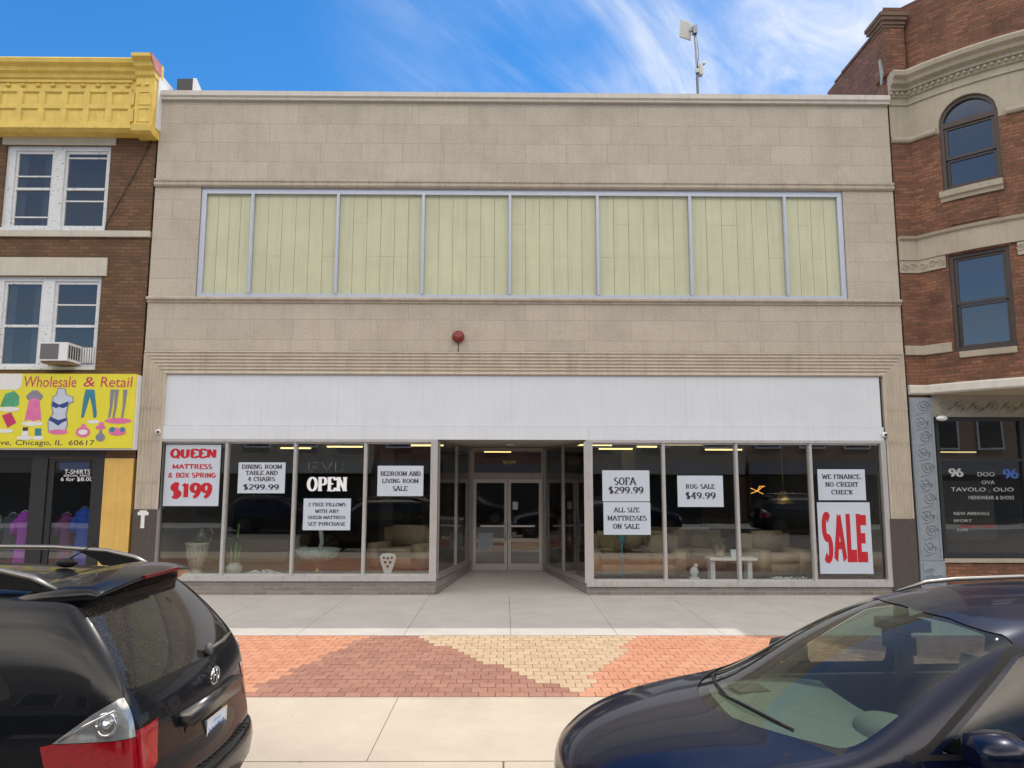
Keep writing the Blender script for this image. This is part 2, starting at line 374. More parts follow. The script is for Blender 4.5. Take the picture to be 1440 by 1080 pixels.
# ---------------------------------------------------------------- shared materials
LIME = (.495, .442, .368)
m_wall = brickmat('limestone cladding', mul(LIME, .96), mul(LIME, 1.07), mul(LIME, .74), bw=1.18, bh=.4145, ms=.006, rough=.85, bump=.25, patch=.45, patchcol=(.29,.245,.19), offs=.5, squash=.72, sqf=3, streak=.32, grain=.22)
m_lime2 = mat('limestone trim', (.475,.42,.345), .85, .14, 2.5, .2, 60, streak=.55, spots=.3, spotcol=(.25,.21,.16), spotscale=45)
m_flute = mat('limestone fluted', (.51,.45,.365), .85, .12, 2.5, .15, 60, streak=.4, spots=.2, spotcol=(.28,.23,.17), spotscale=45)
m_coping = mat('coping stone', (.62,.59,.54), .7, .06, 3, streak=.3)
m_white = mat('white sign panel', (.66,.70,.75), .5, .05, 1.2, .06, 3, streak=.14, spots=.10, spotcol=(.42,.42,.42), spotscale=25)
m_alu = mat('aluminium', (.60,.59,.58), .38, .06, 6, metal=.55, streak=.35)
m_alu_blue = mat('aluminium window frame', (.52,.55,.62), .4, .05, 6, metal=.4)
m_bronze = mat('weathered door frame', (.34,.31,.28), .42, .1, 6, metal=.5)
m_granite = mat('brown granite', (.085,.07,.062), .35, .25, 30, spots=.5, spotcol=(.16,.13,.11), spotscale=120)
m_bulk = brickmat('grey brown brick', (.20,.175,.155), (.27,.24,.21), (.30,.28,.26), bw=.30, bh=.075, ms=.009, patch=.2)
m_glass = glass('shop glass', (.82,.86,.84), .125, .0, .02)
m_panel = None
m_black = mat('black paint', (.02,.02,.02), .5, .2, 5)
m_letter = mat('black lettering', (.03,.025,.03), .6, .1, 30)
m_red = mat('red lettering', (.50,.010,.022), .5, .08, 20)
m_paper = mat('white poster card', (.54,.60,.69), .55, .03, 2)
m_whitept = mat('white paint', (.74,.75,.77), .5, .05, 5)
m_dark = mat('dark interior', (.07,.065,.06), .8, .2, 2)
# ---------------------------------------------------------------- ground
def pave(name, col, rough, var, scale, bump, bscale, spots, spotcol, spotscale):
    m = mat(name, col, rough, var, scale, bump, bscale, spots=spots, spotcol=spotcol, spotscale=spotscale); t = m.node_tree; pb = t.nodes['Principled BSDF']
    src = pb.inputs['Base Color'].links[0].from_socket
    co = tnode(t, 'ShaderNodeTexCoord').outputs['Object']
    # old chewing gum, drips and broad wear
    v = tnode(t, 'ShaderNodeTexVoronoi', {'Vector': co, 'Scale': 2.6, 'Randomness': 1.}); g = tnode(t, 'ShaderNodeMapRange', {0: v.outputs['Distance'], 1: .045, 2: .075, 3: .5, 4: 0.})
    n = tnode(t, 'ShaderNodeTexNoise', {'Vector': co, 'Scale': .8, 'Detail': 9., 'Roughness': .7, 'Distortion': .6}); w_ = tnode(t, 'ShaderNodeMapRange', {0: n.outputs['Fac'], 1: .46, 2: .75, 4: .42})
    c = tnode(t, 'ShaderNodeMix', {0: w_.outputs[0], 6: src, 7: c4(mul(col, .66))}, data_type='RGBA').outputs[2]
    c = tnode(t, 'ShaderNodeMix', {0: g.outputs[0], 6: c, 7: c4(mul(col, .45))}, data_type='RGBA').outputs[2]
    t.links.new(c, pb.inputs['Base Color']); return m
m_conc = pave('concrete pavement', (.43,.415,.39), .85, .10, 1.6, .25, 70, spots=.35, spotcol=(.30,.27,.23), spotscale=38)
m_conc2 = pave('concrete kerb walk', (.46,.40,.32), .85, .09, 1.3, .25, 70, spots=.3, spotcol=(.33,.29,.23), spotscale=34)
m_asph = mat('asphalt', (.15,.14,.125), .9, .15, 8, .4, 120)
m_joint = mat('joint', (.10,.085,.07), .95, .2, 8)
def sheet(name, x0, x1, y0, y1, z, m): return struct(MB().quad((x0,y0,z),(x1,y0,z),(x1,y1,z),(x0,y1,z)).build(name, m))
sheet('ground', -900, 900, -900, 900, -.16, m_asph)
sheet('road', -120, 120, -21.5, -9.05, -.15, m_asph)
KY = -8.97
# concrete slabs with real open joints over a dark bed
struct(MB().box(-60, 60, KY+.03, 6, -.145, -.006).build('pavement_bed', m_joint))
slab = MB(); G0 = .006
ys = [-3.94, -2.6, -.0]
xs = [-7.4+i*1.52 for i in range(-14, 20)]
xj = [.1 + 1.52*i for i in range(-14, 16)]
for a, b in zip(xj, xj[1:]):
    for y0, y1 in ((-3.9, -.35), (-.344, 0.005)):
        slab.box(a+G0*.6, b-G0*.6, y0, y1, -.1, 0)
slab.build('pavement', m_conc)['kind'] = 'structure'
slab = MB()
xk = [-1.06 + 2.22*i for i in range(-9, 10)]
for a, b in zip(xk, xk[1:]):
    slab.box(a+G0*.6, b-G0*.6, KY+.16, -7.08, -.1, 0)
    slab.box(a+G0*.6, b-G0*.6, -7.076, -7.036, -.1, .0)
slab.build('kerb_walk', m_conc2)['kind'] = 'structure'
slab = MB()
for i in range(-8, 9): slab.box(i*3.0+.004, i*3.0+2.996, KY, KY+.155, -.2, .0, bev=.012)
slab.build('kerb', m_conc2)['kind'] = 'structure'
# brick paving: every brick its own raised block, in one carpet
def brickcol(name, cs):
    m, t, p = newmat(name); p.inputs['Roughness'].default_value = .85
    at = tnode(t, 'ShaderNodeAttribute', attribute_name='tone').outputs['Fac']
    rp = tnode(t, 'ShaderNodeMix', {0: at, 6: c4(cs[0]), 7: c4(cs[1])}, data_type='RGBA').outputs[2]
    co = tnode(t, 'ShaderNodeTexCoord').outputs['Object']
    n = tnode(t, 'ShaderNodeTexNoise', {'Vector': co, 'Scale': 25., 'Detail': 5.})
    r = tnode(t, 'ShaderNodeMapRange', {0: n.outputs['Fac'], 1: .3, 2: .7, 3: .85, 4: 1.15}).outputs[0]
    c = tnode(t, 'ShaderNodeVectorMath', {0: rp, 1: tnode(t, 'ShaderNodeCombineXYZ', {0: r, 1: r, 2: r}).outputs[0]}, operation='MULTIPLY').outputs[0]
    t.links.new(c, p.inputs['Base Color']); return m
b_dark = brickcol('dark red paver', ((.25,.115,.08), (.31,.155,.11)))
b_cream = brickcol('cream paver', ((.40,.285,.18), (.45,.335,.225)))
b_salm = brickcol('salmon paver', ((.42,.185,.105), (.47,.23,.14)))
bm = bmesh.new(); lay = bm.faces.layers.float.new('tone')
NR = 18; RH = (7.03-3.93)/NR; BW = .17
for r in range(NR):
    y1 = -3.93 - r*RH; y0 = y1 - RH; t = r/(NR-1)
    off = (r % 2)*BW/2
    for i in range(-82, 95):
        x0 = i*BW + off; xc = x0 + BW/2
        # repeating band of triangles
        P0 = 7.4; u = xc
        Lf = -1.95 - .72*t; Rg = -1.22 + 1.98*t; Cr = 1.86 - 1.12*t
        if xc < Lf: mi = 2 if xc > Lf-3.4+.7*t else (1 if xc > Lf-6 else 0)
        elif xc < Rg: mi = 0
        elif xc < Cr: mi = 1
        elif xc < Cr + 2.6 + 1.2*t: mi = 2
        elif xc < Cr + 5: mi = 0
        else: mi = 1
        tone = random.random()
        g = .004; z = .002 + random.uniform(-.0015, .0015)
        vs = [bm.verts.new(p) for p in ((x0+g,y0+g,-.05),(x0+BW-g,y0+g,-.05),(x0+BW-g,y1-g,-.05),(x0+g,y1-g,-.05),(x0+g,y0+g,z),(x0+BW-g,y0+g,z),(x0+BW-g,y1-g,z),(x0+g,y1-g,z))]
        for q in ((4,5,6,7),(0,1,5,4),(1,2,6,5),(2,3,7,6),(3,0,4,7)):
            f = bm.faces.new([vs[j] for j in q]); f.material_index = mi; f[lay] = tone
me = bpy.data.meshes.new('brick_paving'); bm.to_mesh(me); bm.free()
struct(link('brick_paving', me, [b_dark, b_cream, b_salm]))

# ---------------------------------------------------------------- the furniture store
XL, XR = -7.18, 8.03
ST = empty('store_building', (.42, 0, 0), 'wide two storey pale limestone furniture store with blank white sign band and big display windows', 'building')
W = MB()
W.box(XL, XR, 0, .35, 8.32, 10.03)                        # parapet
W.box(XL, -6.24, 0, .35, 5.84, 8.15); W.box(6.98, XR, 0, .35, 5.84, 8.15)
W.box(XL, XR, 0, .35, 4.74, 5.715)
W.box(XL, XL+.3, .36, 14, 0, 9.9); W.box(XR-.3, XR, .36, 14, 0, 9.9); W.box(XL, XR, 14.01, 14.3, 0, 9.9)
W.build('wall', m_wall, ST)
MB().box(XL+.31, XR-.31, .36, 14, 9.3, 9.45).build('roof', m_asph, ST)
cp = MB(); x = XL
cp_x = [XL-.02, -4.0, -1.05, 1.9, 4.9, 6.7, XR+.02]
for a, b in zip(cp_x, cp_x[1:]):
    cp.prism([(-.07, 10.03), (-.07, 10.07), (-.11, 10.10), (-.11, 10.20), (.45, 10.22), (.45, 10.03)], 0, a+.002, b-.002)
cp.build('coping', m_coping, ST)
for z, prof in ((8.15, [(-.03,0),(-.06,.03),(-.06,.07),(-.035,.08),(-.035,.10),(-.055,.12),(-.055,.16),(0,.17),(.3,.17),(.3,0)]),
                (5.715, [(0,0),(-.03,.015),(-.03,.05),(-.075,.07),(-.075,.11),(-.05,.125),(.3,.125),(.3,0)])):
    s = MB(); n = 13
    for i in range(n):
        a, b = XL + (XR-XL)*i/n, XL + (XR-XL)*(i+1)/n
        s.prism([(y-.001, z+h) for y, h in prof], 0, a - (.01 if i == 0 else -.0015), b + (.01 if i == n-1 else -.0015))
    s.build('string_course', m_lime2, ST)
# fluted surround, mitred
s = MB(); nf = 6; wf = .47
prof = [(0, -.02), (.02, -.05)]
for i in range(nf):
    a = .02 + (wf-.06)*i/nf; st_w = (wf-.06)/nf
    for k in range(1, 6): prof.append((a + st_w*k/6, -.05 + .028*(1-abs(k-3)/3)**.6 if True else 0))
    prof.append((a + st_w, -.05))
prof += [(wf-.02, -.055), (wf, -.03), (wf, .06)]
def upath(d, y, zl=1.62, zr=1.46): return [(XL+d, y, zl), (XL+d, y, 4.735-d), (XR-d, y, 4.735-d), (XR-d, y, zr)]
rings = [[s.bm.verts.new(p) for p in upath(d, y)] for d, y in prof]
for A, B in zip(rings, rings[1:]):
    for k in range(3): s.bm.faces.new((A[k], A[k+1], B[k+1], B[k]))
s.build('fluted_surround', m_flute, ST)
s = MB()
for x in [-5.9 + 1.45*i for i in range(10)]: s.box(x-.004, x+.004, -.056, -.0505, 4.28, 4.73)
for z in (2.15, 2.95, 3.6): s.box(XL+.01, XL+wf-.01, -.056, -.0505, z-.004, z+.004); s.box(XR-wf+.01, XR-.01, -.056, -.0505, z-.004, z+.004)
s.build('surround_joint', m_lime2, ST)
s = MB(); s.box(XL, XL+.45, .02, .3, 1.6, 4.7); s.box(XR-.45, XR, .02, .3, 1.44, 4.7); s.box(XL, XR, .065, .3, 4.2, 4.735); s.build('surround_backing', m_lime2, ST)
MB().box(XL, XL+.46, -.045, .3, -.05, 1.618).bevel(.008).build('granite_base', m_granite, ST)
MB().box(XR-.5, XR, -.045, .3, -.05, 1.458).bevel(.008).build('granite_base', m_granite, ST)
# blank white sign band in panels
s = MB()
for a, b in ((-6.72, -3.3), (-3.298, .12), (.122, 3.6), (3.602, 7.50)): s.box(a, b, -.0, .06, 3.255, 4.262)
s.build('sign_panel', m_white, ST)
s = MB()
for a, b in ((-6.80, -4.0), (-3.998, -1.35), (-1.348, 1.66), (1.662, 4.6), (4.602, 7.52)): s.box(a, b, -.025, .06, 2.985, 3.25)
s.build('sign_strip', m_white, ST)
s = MB()
for x in [-6.4+.62*i for i in range(23)]:
    s.ball((x, -.026, 3.22), .008, seg=6); s.ball((x+.2, -.026, 3.02), .007, seg=6)
s.build('sign_screw', m_alu, ST)
# upper ribbon window with pale yellow boards
m_panel = mat('pale yellow board', (.56,.565,.385), .42, .08, 1.5, streak=.28)
m_board2 = mat('board joint', (.36,.36,.25), .7, .05, 5)
rw = MB()
rw.box(-6.23, 6.97, .03, .12, 5.845, 5.925); rw.box(-6.23, 6.97, .03, .12, 8.03, 8.145)
rw.box(-6.23, -6.13, .032, .12, 5.925, 8.03); rw.box(6.87, 6.97, .032, .12, 5.925, 8.03)
rib = rw.build('ribbon_window', m_alu_blue, ST)
mx = [-6.13, -5.18, -3.43, -1.68, .10, 1.90, 3.81, 5.77, 6.87]
for x in mx[1:-1]: MB().box(x-.03, x+.03, .02, .11, 5.925, 8.03).box(x-.012, x+.012, .008, .02, 5.93, 8.02).build('mullion', m_alu_blue, rib)
for k in range(8):
    a, b = mx[k] + (.03 if k else 0), mx[k+1] - (.03 if k < 7 else 0)
    s = MB(); n = 6 if b-a > 1.5 else 4
    for i in range(n):
        u, v = a + (b-a)*i/n, a + (b-a)*(i+1)/n
        for (z0, z1) in ((5.926, 6.73), (6.7312, 7.43), (7.4312, 8.029)):
            yy = .092 + random.uniform(0, .004)
            s.box(u+.0035, v-.0035, yy, .112, z0, z1)
    s.box(a, b, .108, .118, 5.926, 8.029, mi=1)
    s.build('board', [m_panel, m_board2], rib)
# shopfront
LX = [-6.74, -5.45, -4.11, -2.73, -1.36]; RX = [1.65, 3.14, 4.58, 6.05, 7.49]
Z1 = 2.93; ZB = {0: .36, 1: .26}
RY, RXL, RXR = 3.0, -.79, .95        # recess back line
def pane(a, b, z0, z1, name, parent, frame_m, gm=None, fw_=.045, d0=.01, d1=.10):
    """upright glazed frame between plan points a and b"""
    a, b = Vector((a[0], a[1], 0)), Vector((b[0], b[1], 0)); u = (b-a).normalized(); n = Vector((u.y, -u.x, 0)); Ln = (b-a).length
    def bx(mb, s0, s1, h0, h1, o0, o1):
        vs = [mb.bm.verts.new(a + u*s + n*(-o) + Vector((0,0,h))) for s in (s0, s1) for o in (o0, o1) for h in (h0, h1)]
        for i in ((0,1,3,2),(4,6,7,5),(0,4,5,1),(2,3,7,6),(0,2,6,4),(1,5,7,3)): mb.bm.faces.new([vs[j] for j in i])
    f = MB()
    bx(f, 0, fw_, z0, z1, d0, d1); bx(f, Ln-fw_, Ln, z0, z1, d0, d1); bx(f, fw_, Ln-fw_, z0, z0+fw_, d0+.002, d1); bx(f, fw_, Ln-fw_, z1-fw_, z1, d0+.002, d1)
    o = f.build(name, frame_m, parent)
    g = MB(); y = (d0+d1)/2
    P = [a + u*s - n*y + Vector((0,0,h)) for s, h in ((fw_, z0+fw_), (Ln-fw_, z0+fw_), (Ln-fw_, z1-fw_), (fw_, z1-fw_))]
    g.quad(*P); g.build('pane', gm or m_glass, o, fix=False)
    return o
for X, zb in ((LX, .36), (RX, .26)):
    for a, b in zip(X, X[1:]): pane((a+.001, .02), (b-.001, .02), zb, Z1, 'display_window', ST, m_alu, fw_=.034)
    for x in X[1:-1]: MB().box(x-.026, x+.026, -.012, .028, zb+.0, Z1-.0).build('mullion', m_alu, ST)
    for x in (X[0], X[-1]):
        wd = .05 if abs(x) > 5 else .085
        MB().box(x-wd, x+wd*.6 if x < 0 else x+wd, -.03, .029, zb-.03, Z1+.02).build('mullion', m_alu, ST)
    MB().box(X[0]-.05, X[-1]+.05, -.035, .12, zb-.10, zb-.001).bevel(.01).build('window_sill', m_alu, ST)
    MB().box(X[0]-.05, X[-1]+.05, -.032, .12, Z1+.001, 2.984).build('head_rail', m_alu, ST)
    MB().box(X[0]-.05, X[-1]+.04, .0, .15, -.05, zb-.101).build('brick_bulkhead', m_bulk, ST)
m_bulk2 = brickmat('grey brown brick return', (.20,.175,.155), (.27,.24,.21), (.30,.28,.26), bw=.30, bh=.075, ms=.009, patch=.2, ux=(0, 1, 0))
for sx, (x0, x1), zb in ((0, (-1.30, RXL), .36), (1, (1.62, RXR), .26)):
    a, b = ((x0, .05), (x1, RY))
    mid = (a[0]+(b[0]-a[0])*.52, a[1]+(b[1]-a[1])*.52)
    zt = 2.97
    for p, q in ((a, mid), (mid, b)):
        if sx: p, q = q, p
        pane(p, q, zb, zt, 'side_window', ST, m_bronze, fw_=.035, d0=-.03, d1=.03)
    s = MB(); e = -.1 if not sx else .1
    s.prism([(a[0], a[1]), (b[0], b[1]), (b[0]+e, b[1]), (a[0]+e, a[1])], 2, -.05, zb-.06)
    s.build('brick_bulkhead', m_bulk2, ST)
    s = MB(); e2 = .04 if not sx else -.04
    s.prism([(a[0]+e2, a[1]), (b[0]+e2, b[1]), (b[0]-e2*1.5, b[1]), (a[0]-e2*1.5, a[1])], 2, zb-.058, zb-.001)
    s.build('window_sill', m_bronze, ST)
# sloping recess floor, soffit, doors
fl = .11
s = MB(); s.prism([(0.006, -.1), (0.006, 0.0005), (RY+.1, fl), (RY+.1, -.1)], 0, -1.35, 1.66); s.build('recess_floor', m_conc, ST)
m_soff = mat('painted soffit', (.36,.34,.31), .8, .08, 2)
MB().box(-1.34, 1.64, .13, RY+.3, 2.972, 3.1).build('soffit', m_soff, ST)
MB().lathe([(.09, 2.972), (.09, 2.955), (.06, 2.95), (.05, 2.965), (.0, 2.968)], (.12, 1.5, 0), 20).build('recess_lamp', m_whitept, ST)
dz0, dz1 = fl+.01, 2.24
df = MB(); df.box(RXL-.01, RXL+.06, RY, RY+.1, fl, 2.96); df.box(RXR-.06, RXR+.01, RY, RY+.1, fl, 2.96)
df.box(RXL+.06, RXR-.06, RY, RY+.1, dz1, dz1+.12); df.box(RXL+.06, RXR-.06, RY, RY+.1, 2.9, 2.96)
dfo = df.build('door_frame', m_bronze, ST)
pane((RXL+.06, RY), (RXR-.06, RY), dz1+.12, 2.9, 'transom_window', ST, m_bronze, fw_=.02, d0=.02, d1=.08)
m_brightalu = mat('satin door metal', (.50,.47,.43), .35, .08, 8, metal=.6)
cxd = (RXL+RXR)/2
for sgn in (-1, 1):
    a, b = (RXL+.065, cxd-.006) if sgn < 0 else (cxd+.006, RXR-.065)
    d = MB(); fwd = .07
    d.box(a, a+fwd, RY+.02, RY+.07, dz0, dz1-.01); d.box(b-fwd, b, RY+.02, RY+.07, dz0, dz1-.01)
    d.box(a+fwd, b-fwd, RY+.021, RY+.07, dz0, dz0+.16); d.box(a+fwd, b-fwd, RY+.021, RY+.07, dz1-.10, dz1-.01)
    o = d.build('door', m_brightalu, ST)
    MB().quad((a+fwd, RY+.045, dz0+.16), (b-fwd, RY+.045, dz0+.16), (b-fwd, RY+.045, dz1-.1), (a+fwd, RY+.045, dz1-.1)).build('pane', m_glass, o, fix=False)
    MB().box(a+fwd+ .1*(sgn<0), b-fwd-.1*(sgn>0), RY-.01, RY+.015, 1.12, 1.16).build('push_bar', m_alu, o)
    hx = (b-.045) if sgn < 0 else (a+.045)
    MB().tube([(hx, RY+.02, .82), (hx, RY-.05, .82), (hx, RY-.05, 1.22), (hx, RY+.02, 1.22)], .014).box(hx-.03, hx+.03, RY+.005, RY+.019, .8, 1.26).build('handle', m_alu, o)
# street number over the door
m_gold = mat('gold number', (.55,.42,.2), .5, .1, 10)
block('9129', .12, 2.62, .30, .09, RY+.045, m_gold, ST)

# interior
m_floor = mat('brown shop carpet', (.16,.115,.075), .95, .15, 6)
m_inwall = mat('interior wall', (.19,.18,.16), .9, .12, 1)
m_inceil = mat('ceiling tile', (.26,.255,.23), .9, .1, 2)
MB().box(XL+.3, -1.36, .16, 13.9, -.02, .28).build('interior_floor', m_floor, ST)
MB().box(1.72, XR-.3, .16, 13.9, -.02, .20).build('interior_floor', m_floor, ST)
MB().box(-1.35, 1.71, RY+.12, 13.9, -.02, .1).build('interior_floor', m_floor, ST)
MB().box(XL+.3, XR-.3, .13, 13.9, 3.11, 3.2).build('interior_ceiling', m_inceil, ST)
s = MB(); s.box(XL+.3, XR-.3, 12.4, 12.5, .28, 3.1)
s.box(XL+.301, XL+.33, .2, 12.4, .28, 3.1); s.box(XR-.33, XR-.301, .2, 12.4, .28, 3.1)
s.build('interior_wall', m_inwall, ST)
s = MB()
for x, y in ((-3.2, 6), (-3.2, 10), (3.4, 6), (3.4, 10)): s.box(x-.18, x+.18, y-.18, y+.18, .2, 3.1)
s.build('interior_pillar', m_inwall, ST)
m_tube = emit('fluorescent tube', (1., .76, .32), 1.5)
for x, y, l in ((-3.75, 2.2, .8), (-2.2, 2.6, .9), (-1.9, 3.8, .8), (-4.1, 4.6, .9), (2.0, 3.4, 1.2), (3.0, 5.5, .9), (4.2, 3.0, 1.0), (3.6, 4.2, .5), (5.2, 2.6, .9), (.1, 5.2, .7), (0, 6.4, .8), (-.2, 7.6, .8), (6.0, 5.8, 1.0), (-5.6, 5.5, .8)):
    o = MB().box(x-l/2-.05, x+l/2+.05, y-.09, y+.09, 3.07, 3.108).build('ceiling_light', m_whitept, ST)
    MB().box(x-l/2, x+l/2, y-.035, y+.035, 3.035, 3.068).build('light_tube', m_tube, o)

# ---------------------------------------------------------------- signs in the windows
YS = .045
def poster(name, label, x0, x1, z0, z1, lines, skew=0., fold=None, m=None):
    """lines: (text, kind, centre x 0-1, centre z 0-1, width 0-1, height 0-1)"""
    o = MB().box(x0, x1, YS, YS+.008, z0, z1).build(name, m or m_paper, loc=((x0+x1)/2, YS, z0))
    tag(o, label, 'sign', 'sale posters in the shop windows')
    for tx, kind, cx, cz, wd, ht in lines:
        f = serif if kind == 'b' else sans
        X, Z, Wd, Ht = x0+(x1-x0)*cx, z0+(z1-z0)*cz, (x1-x0)*wd, (z1-z0)*ht
        if kind == 'b': serif(tx, X, Z, Wd, Ht, YS-.002, m_letter, o)
        else: block(tx, X, Z, Wd, Ht, YS-.002, m_red, o, {'r': .22, 'R': .29}[kind], {'r': .16, 'R': .19}[kind])
    return o
poster('poster', 'white poster with red QUEEN MATTRESS price lettering in the leftmost shop window', -6.66, -5.58, 1.68, 2.875, [
  ('QUEEN', 'R', .5, .85, .84, .17), ('MATTRESS', 'r', .5, .64, .72, .085), ('& BOX SPRING', 'r', .5, .50, .86, .085), ('$199', 'R', .5, .25, .76, .27)])
poster('poster', 'white card reading DINING ROOM TABLE AND 4 CHAIRS $299.99', -5.22, -4.30, 1.93, 2.53, [
  ('DINING ROOM', 'b', .5, .86, .86, .14), ('TABLE AND', 'b', .5, .66, .68, .14), ('4 CHAIRS', 'b', .5, .46, .58, .14), ('$299.99', 'b', .5, .20, .76, .20)])
poster('poster', 'white card reading 2 FREE PILLOWS, hung below the OPEN lettering', -3.92, -3.0, 1.22, 1.83, [
  ('2 FREE PILLOWS', 'b', .5, .81, .80, .11), ('WITH ANY', 'b', .5, .60, .52, .11), ('QUEEN MATTRESS', 'b', .5, .40, .80, .11), ('SET PURCHASE', 'b', .5, .20, .80, .11)])
poster('poster', 'white card reading BEDROOM AND LIVING ROOM SALE', -2.49, -1.59, 1.88, 2.47, [
  ('BEDROOM AND', 'b', .5, .74, .88, .15), ('LIVING ROOM', 'b', .5, .50, .80, .14), ('SALE', 'b', .5, .25, .33, .16)])
poster('poster', 'white card reading SOFA $299.99, above the mattress card', 1.93, 2.86, 1.785, 2.39, [
  ('SOFA', 'b', .49, .65, .48, .24), ('$299.99', 'b', .5, .36, .74, .25)])
poster('poster', 'white card reading ALL SIZE MATTRESSES ON SALE', 1.945, 2.865, 1.14, 1.77, [
  ('ALL SIZE', 'b', .49, .76, .56, .15), ('MATTRESSES', 'b', .5, .51, .84, .15), ('ON SALE', 'b', .48, .26, .56, .15)])
poster('poster', 'white card reading RUG SALE $49.99', 3.41, 4.31, 1.68, 2.29, [
  ('RUG SALE', 'b', .5, .65, .64, .15), ('$49.99', 'b', .5, .36, .66, .24)])
poster('poster', 'white card reading WE FINANCE NO CREDIT CHECK', 6.19, 7.13, 1.815, 2.42, [
  ('WE FINANCE.', 'b', .5, .76, .84, .15), ('NO CREDIT', 'b', .5, .51, .70, .15), ('CHECK', 'b', .5, .26, .46, .15)])
SP = poster('poster', 'large white poster with tall red SALE letters at the right end', 6.15, 7.19, .40, 1.775, [])
for ch, a, b, z0, z1 in (('S', 6.22, 6.43, .60, 1.59), ('A', 6.44, 6.69, .62, 1.55), ('L', 6.70, 6.89, .62, 1.55), ('E', 6.90, 7.10, .62, 1.55)):
    if ch == 'L': s = MB().box(a, a+.085, YS-.0025, YS-.001, z0, z1).box(a+.0852, b, YS-.0025, YS-.001, z0, z0+.24); s.build('lettering', m_red, SP)
    elif ch == 'E':
        s = MB().box(a, a+.085, YS-.0025, YS-.001, z0, z1)
        for h in (z0, z0+.36, z1-.22): s.box(a+.0852, b-(.03 if h == z0+.36 else 0), YS-.0025, YS-.001, h, h+(.2 if h != z0+.36 else .2))
        s.build('lettering', m_red, SP)
    else: block(ch, (a+b)/2, (z0+z1)/2, b-a, z1-z0, YS-.002, m_red, SP, .30, .17)
m_wlet = mat('white lettering', (.85,.87,.9), .5, .03, 10)
o = place2d(serif_mesh('OPEN', .26, .12), -3.475, 2.11, .79, .28, YS+.0, 'window_lettering', m_wlet, None)
tag(o, 'white OPEN letters stuck on the shop glass above a card', 'lettering')
m_neon = mat('unlit neon tube', (.20,.20,.19), .3, .05, 10)
NS = empty('neon_sign', (-3.45, .09, 2.35), 'unlit grey glass tube sign behind the glass over OPEN', 'sign')
for pts in ([(-3.85,2.52),(-3.85,2.35)], [(-3.79,2.35),(-3.79,2.53),(-3.68,2.53)], [(-3.79,2.44),(-3.70,2.44)], [(-3.6,2.53),(-3.5,2.37),(-3.4,2.53)], [(-3.33,2.53),(-3.33,2.36),(-3.2,2.36),(-3.18,2.52)]):
    MB().tube([(x, .09, z) for x, z in pts], .008, 6).build('glass_tube', m_neon, NS)

# ---------------------------------------------------------------- furniture on display
m_sofa = mat('tan upholstery', (.33,.25,.165), .9, .12, 9, .2, 60)
m_sofa2 = mat('beige upholstery', (.36,.285,.20), .9, .12, 9, .2, 60)
m_cush = mat('olive cushion', (.25,.20,.10), .9, .2, 14)
m_leaf = mat('leaf green', (.06,.16,.04), .5, .3, 8)
m_stem = mat('bamboo stem', (.16,.26,.07), .5, .2, 12)
m_urn = mat('pale stone urn', (.46,.43,.36), .6, .25, 14, .4, 30)
m_lglass = mat('frosted glass', (.42,.48,.46), .15, .15, 10)
m_gold2 = mat('brass', (.5,.36,.12), .3, .1, 10, metal=.8)
FZ = {0: .28, 1: .20}
def sofa(loc, wd, m, label, rz=0., cushcol=None, n=3, cat='sofa'):
    x, y, z = loc
    r = empty('sofa' if n > 1 else 'armchair', loc, label, cat)
    h = wd/2; iw = (wd-.5)/n
    MB().box(x-h+.05, x+h-.05, y-.42, y+.42, z+.06, z+.30).bevel(.03).build('base', m, r, True)
    for i in range(n):
        a = x-h+.25+i*iw
        MB().box(a+.006, a+iw-.006, y-.44, y+.25, z+.30, z+.47).bevel(.05, seg=3).build('seat_cushion', m, r, True)
        s = MB().box(a+.006, a+iw-.006, y+.18, y+.40, z+.46, z+.92).bevel(.08, seg=3); s.build('back_cushion', m, r, True)
    MB().box(x-h, x+h, y+.30, y+.50, z+.06, z+.86).bevel(.07, seg=3).build('backrest', m, r, True)
    for sx in (-1, 1):
        a = x + sx*(h-.12)
        MB().box(a-.12, a+.12, y-.44, y+.46, z+.06, z+.56).bevel(.08, seg=3).build('arm', m, r, True)
        for sy in (-.36, .38): MB().box(a-.03, a+.03, y+sy-.03, y+sy+.03, z, z+.06).build('foot', m_dark, r)
    if cushcol:
        for sx in (-1, 1):
            s = MB().box(-.21, .21, -.07, .07, -.2, .2).bevel(.06, seg=3)
            s.bm.transform(Matrix.Translation((x+sx*(h-.5), y+.05, z+.66)) @ Matrix.Rotation(rad(-18), 4, 'X') @ Matrix.Rotation(rad(12*sx), 4, 'Y'))
            c = s.build('cushion', cushcol, None, True, loc=(x+sx*(h-.5), y+.05, z+.47))
            tag(c, 'olive scatter cushion at the %s end of the %s' % ('left' if sx < 0 else 'right', label.split(' behind')[0]), 'cushion', 'scatter cushions on the sofas')
    if rz: r.rotation_euler.z = rz
    return r
sofa((2.75, 1.35, .20), 2.0, m_sofa, 'tan three seat sofa behind the SOFA price card', 0, m_cush)
sofa((3.95, 2.75, .20), 2.1, m_sofa2, 'beige three seat sofa behind the white console table', rad(-8), m_cush)
sofa((5.75, 1.45, .20), 1.15, m_sofa2, 'beige cushioned armchair left of the tall SALE poster', rad(12), None, 1, 'armchair')
sofa((-2.2, 2.0, .28), 1.3, m_sofa, 'tan armchair behind the BEDROOM AND LIVING ROOM card', rad(-20), None, 1, 'armchair')
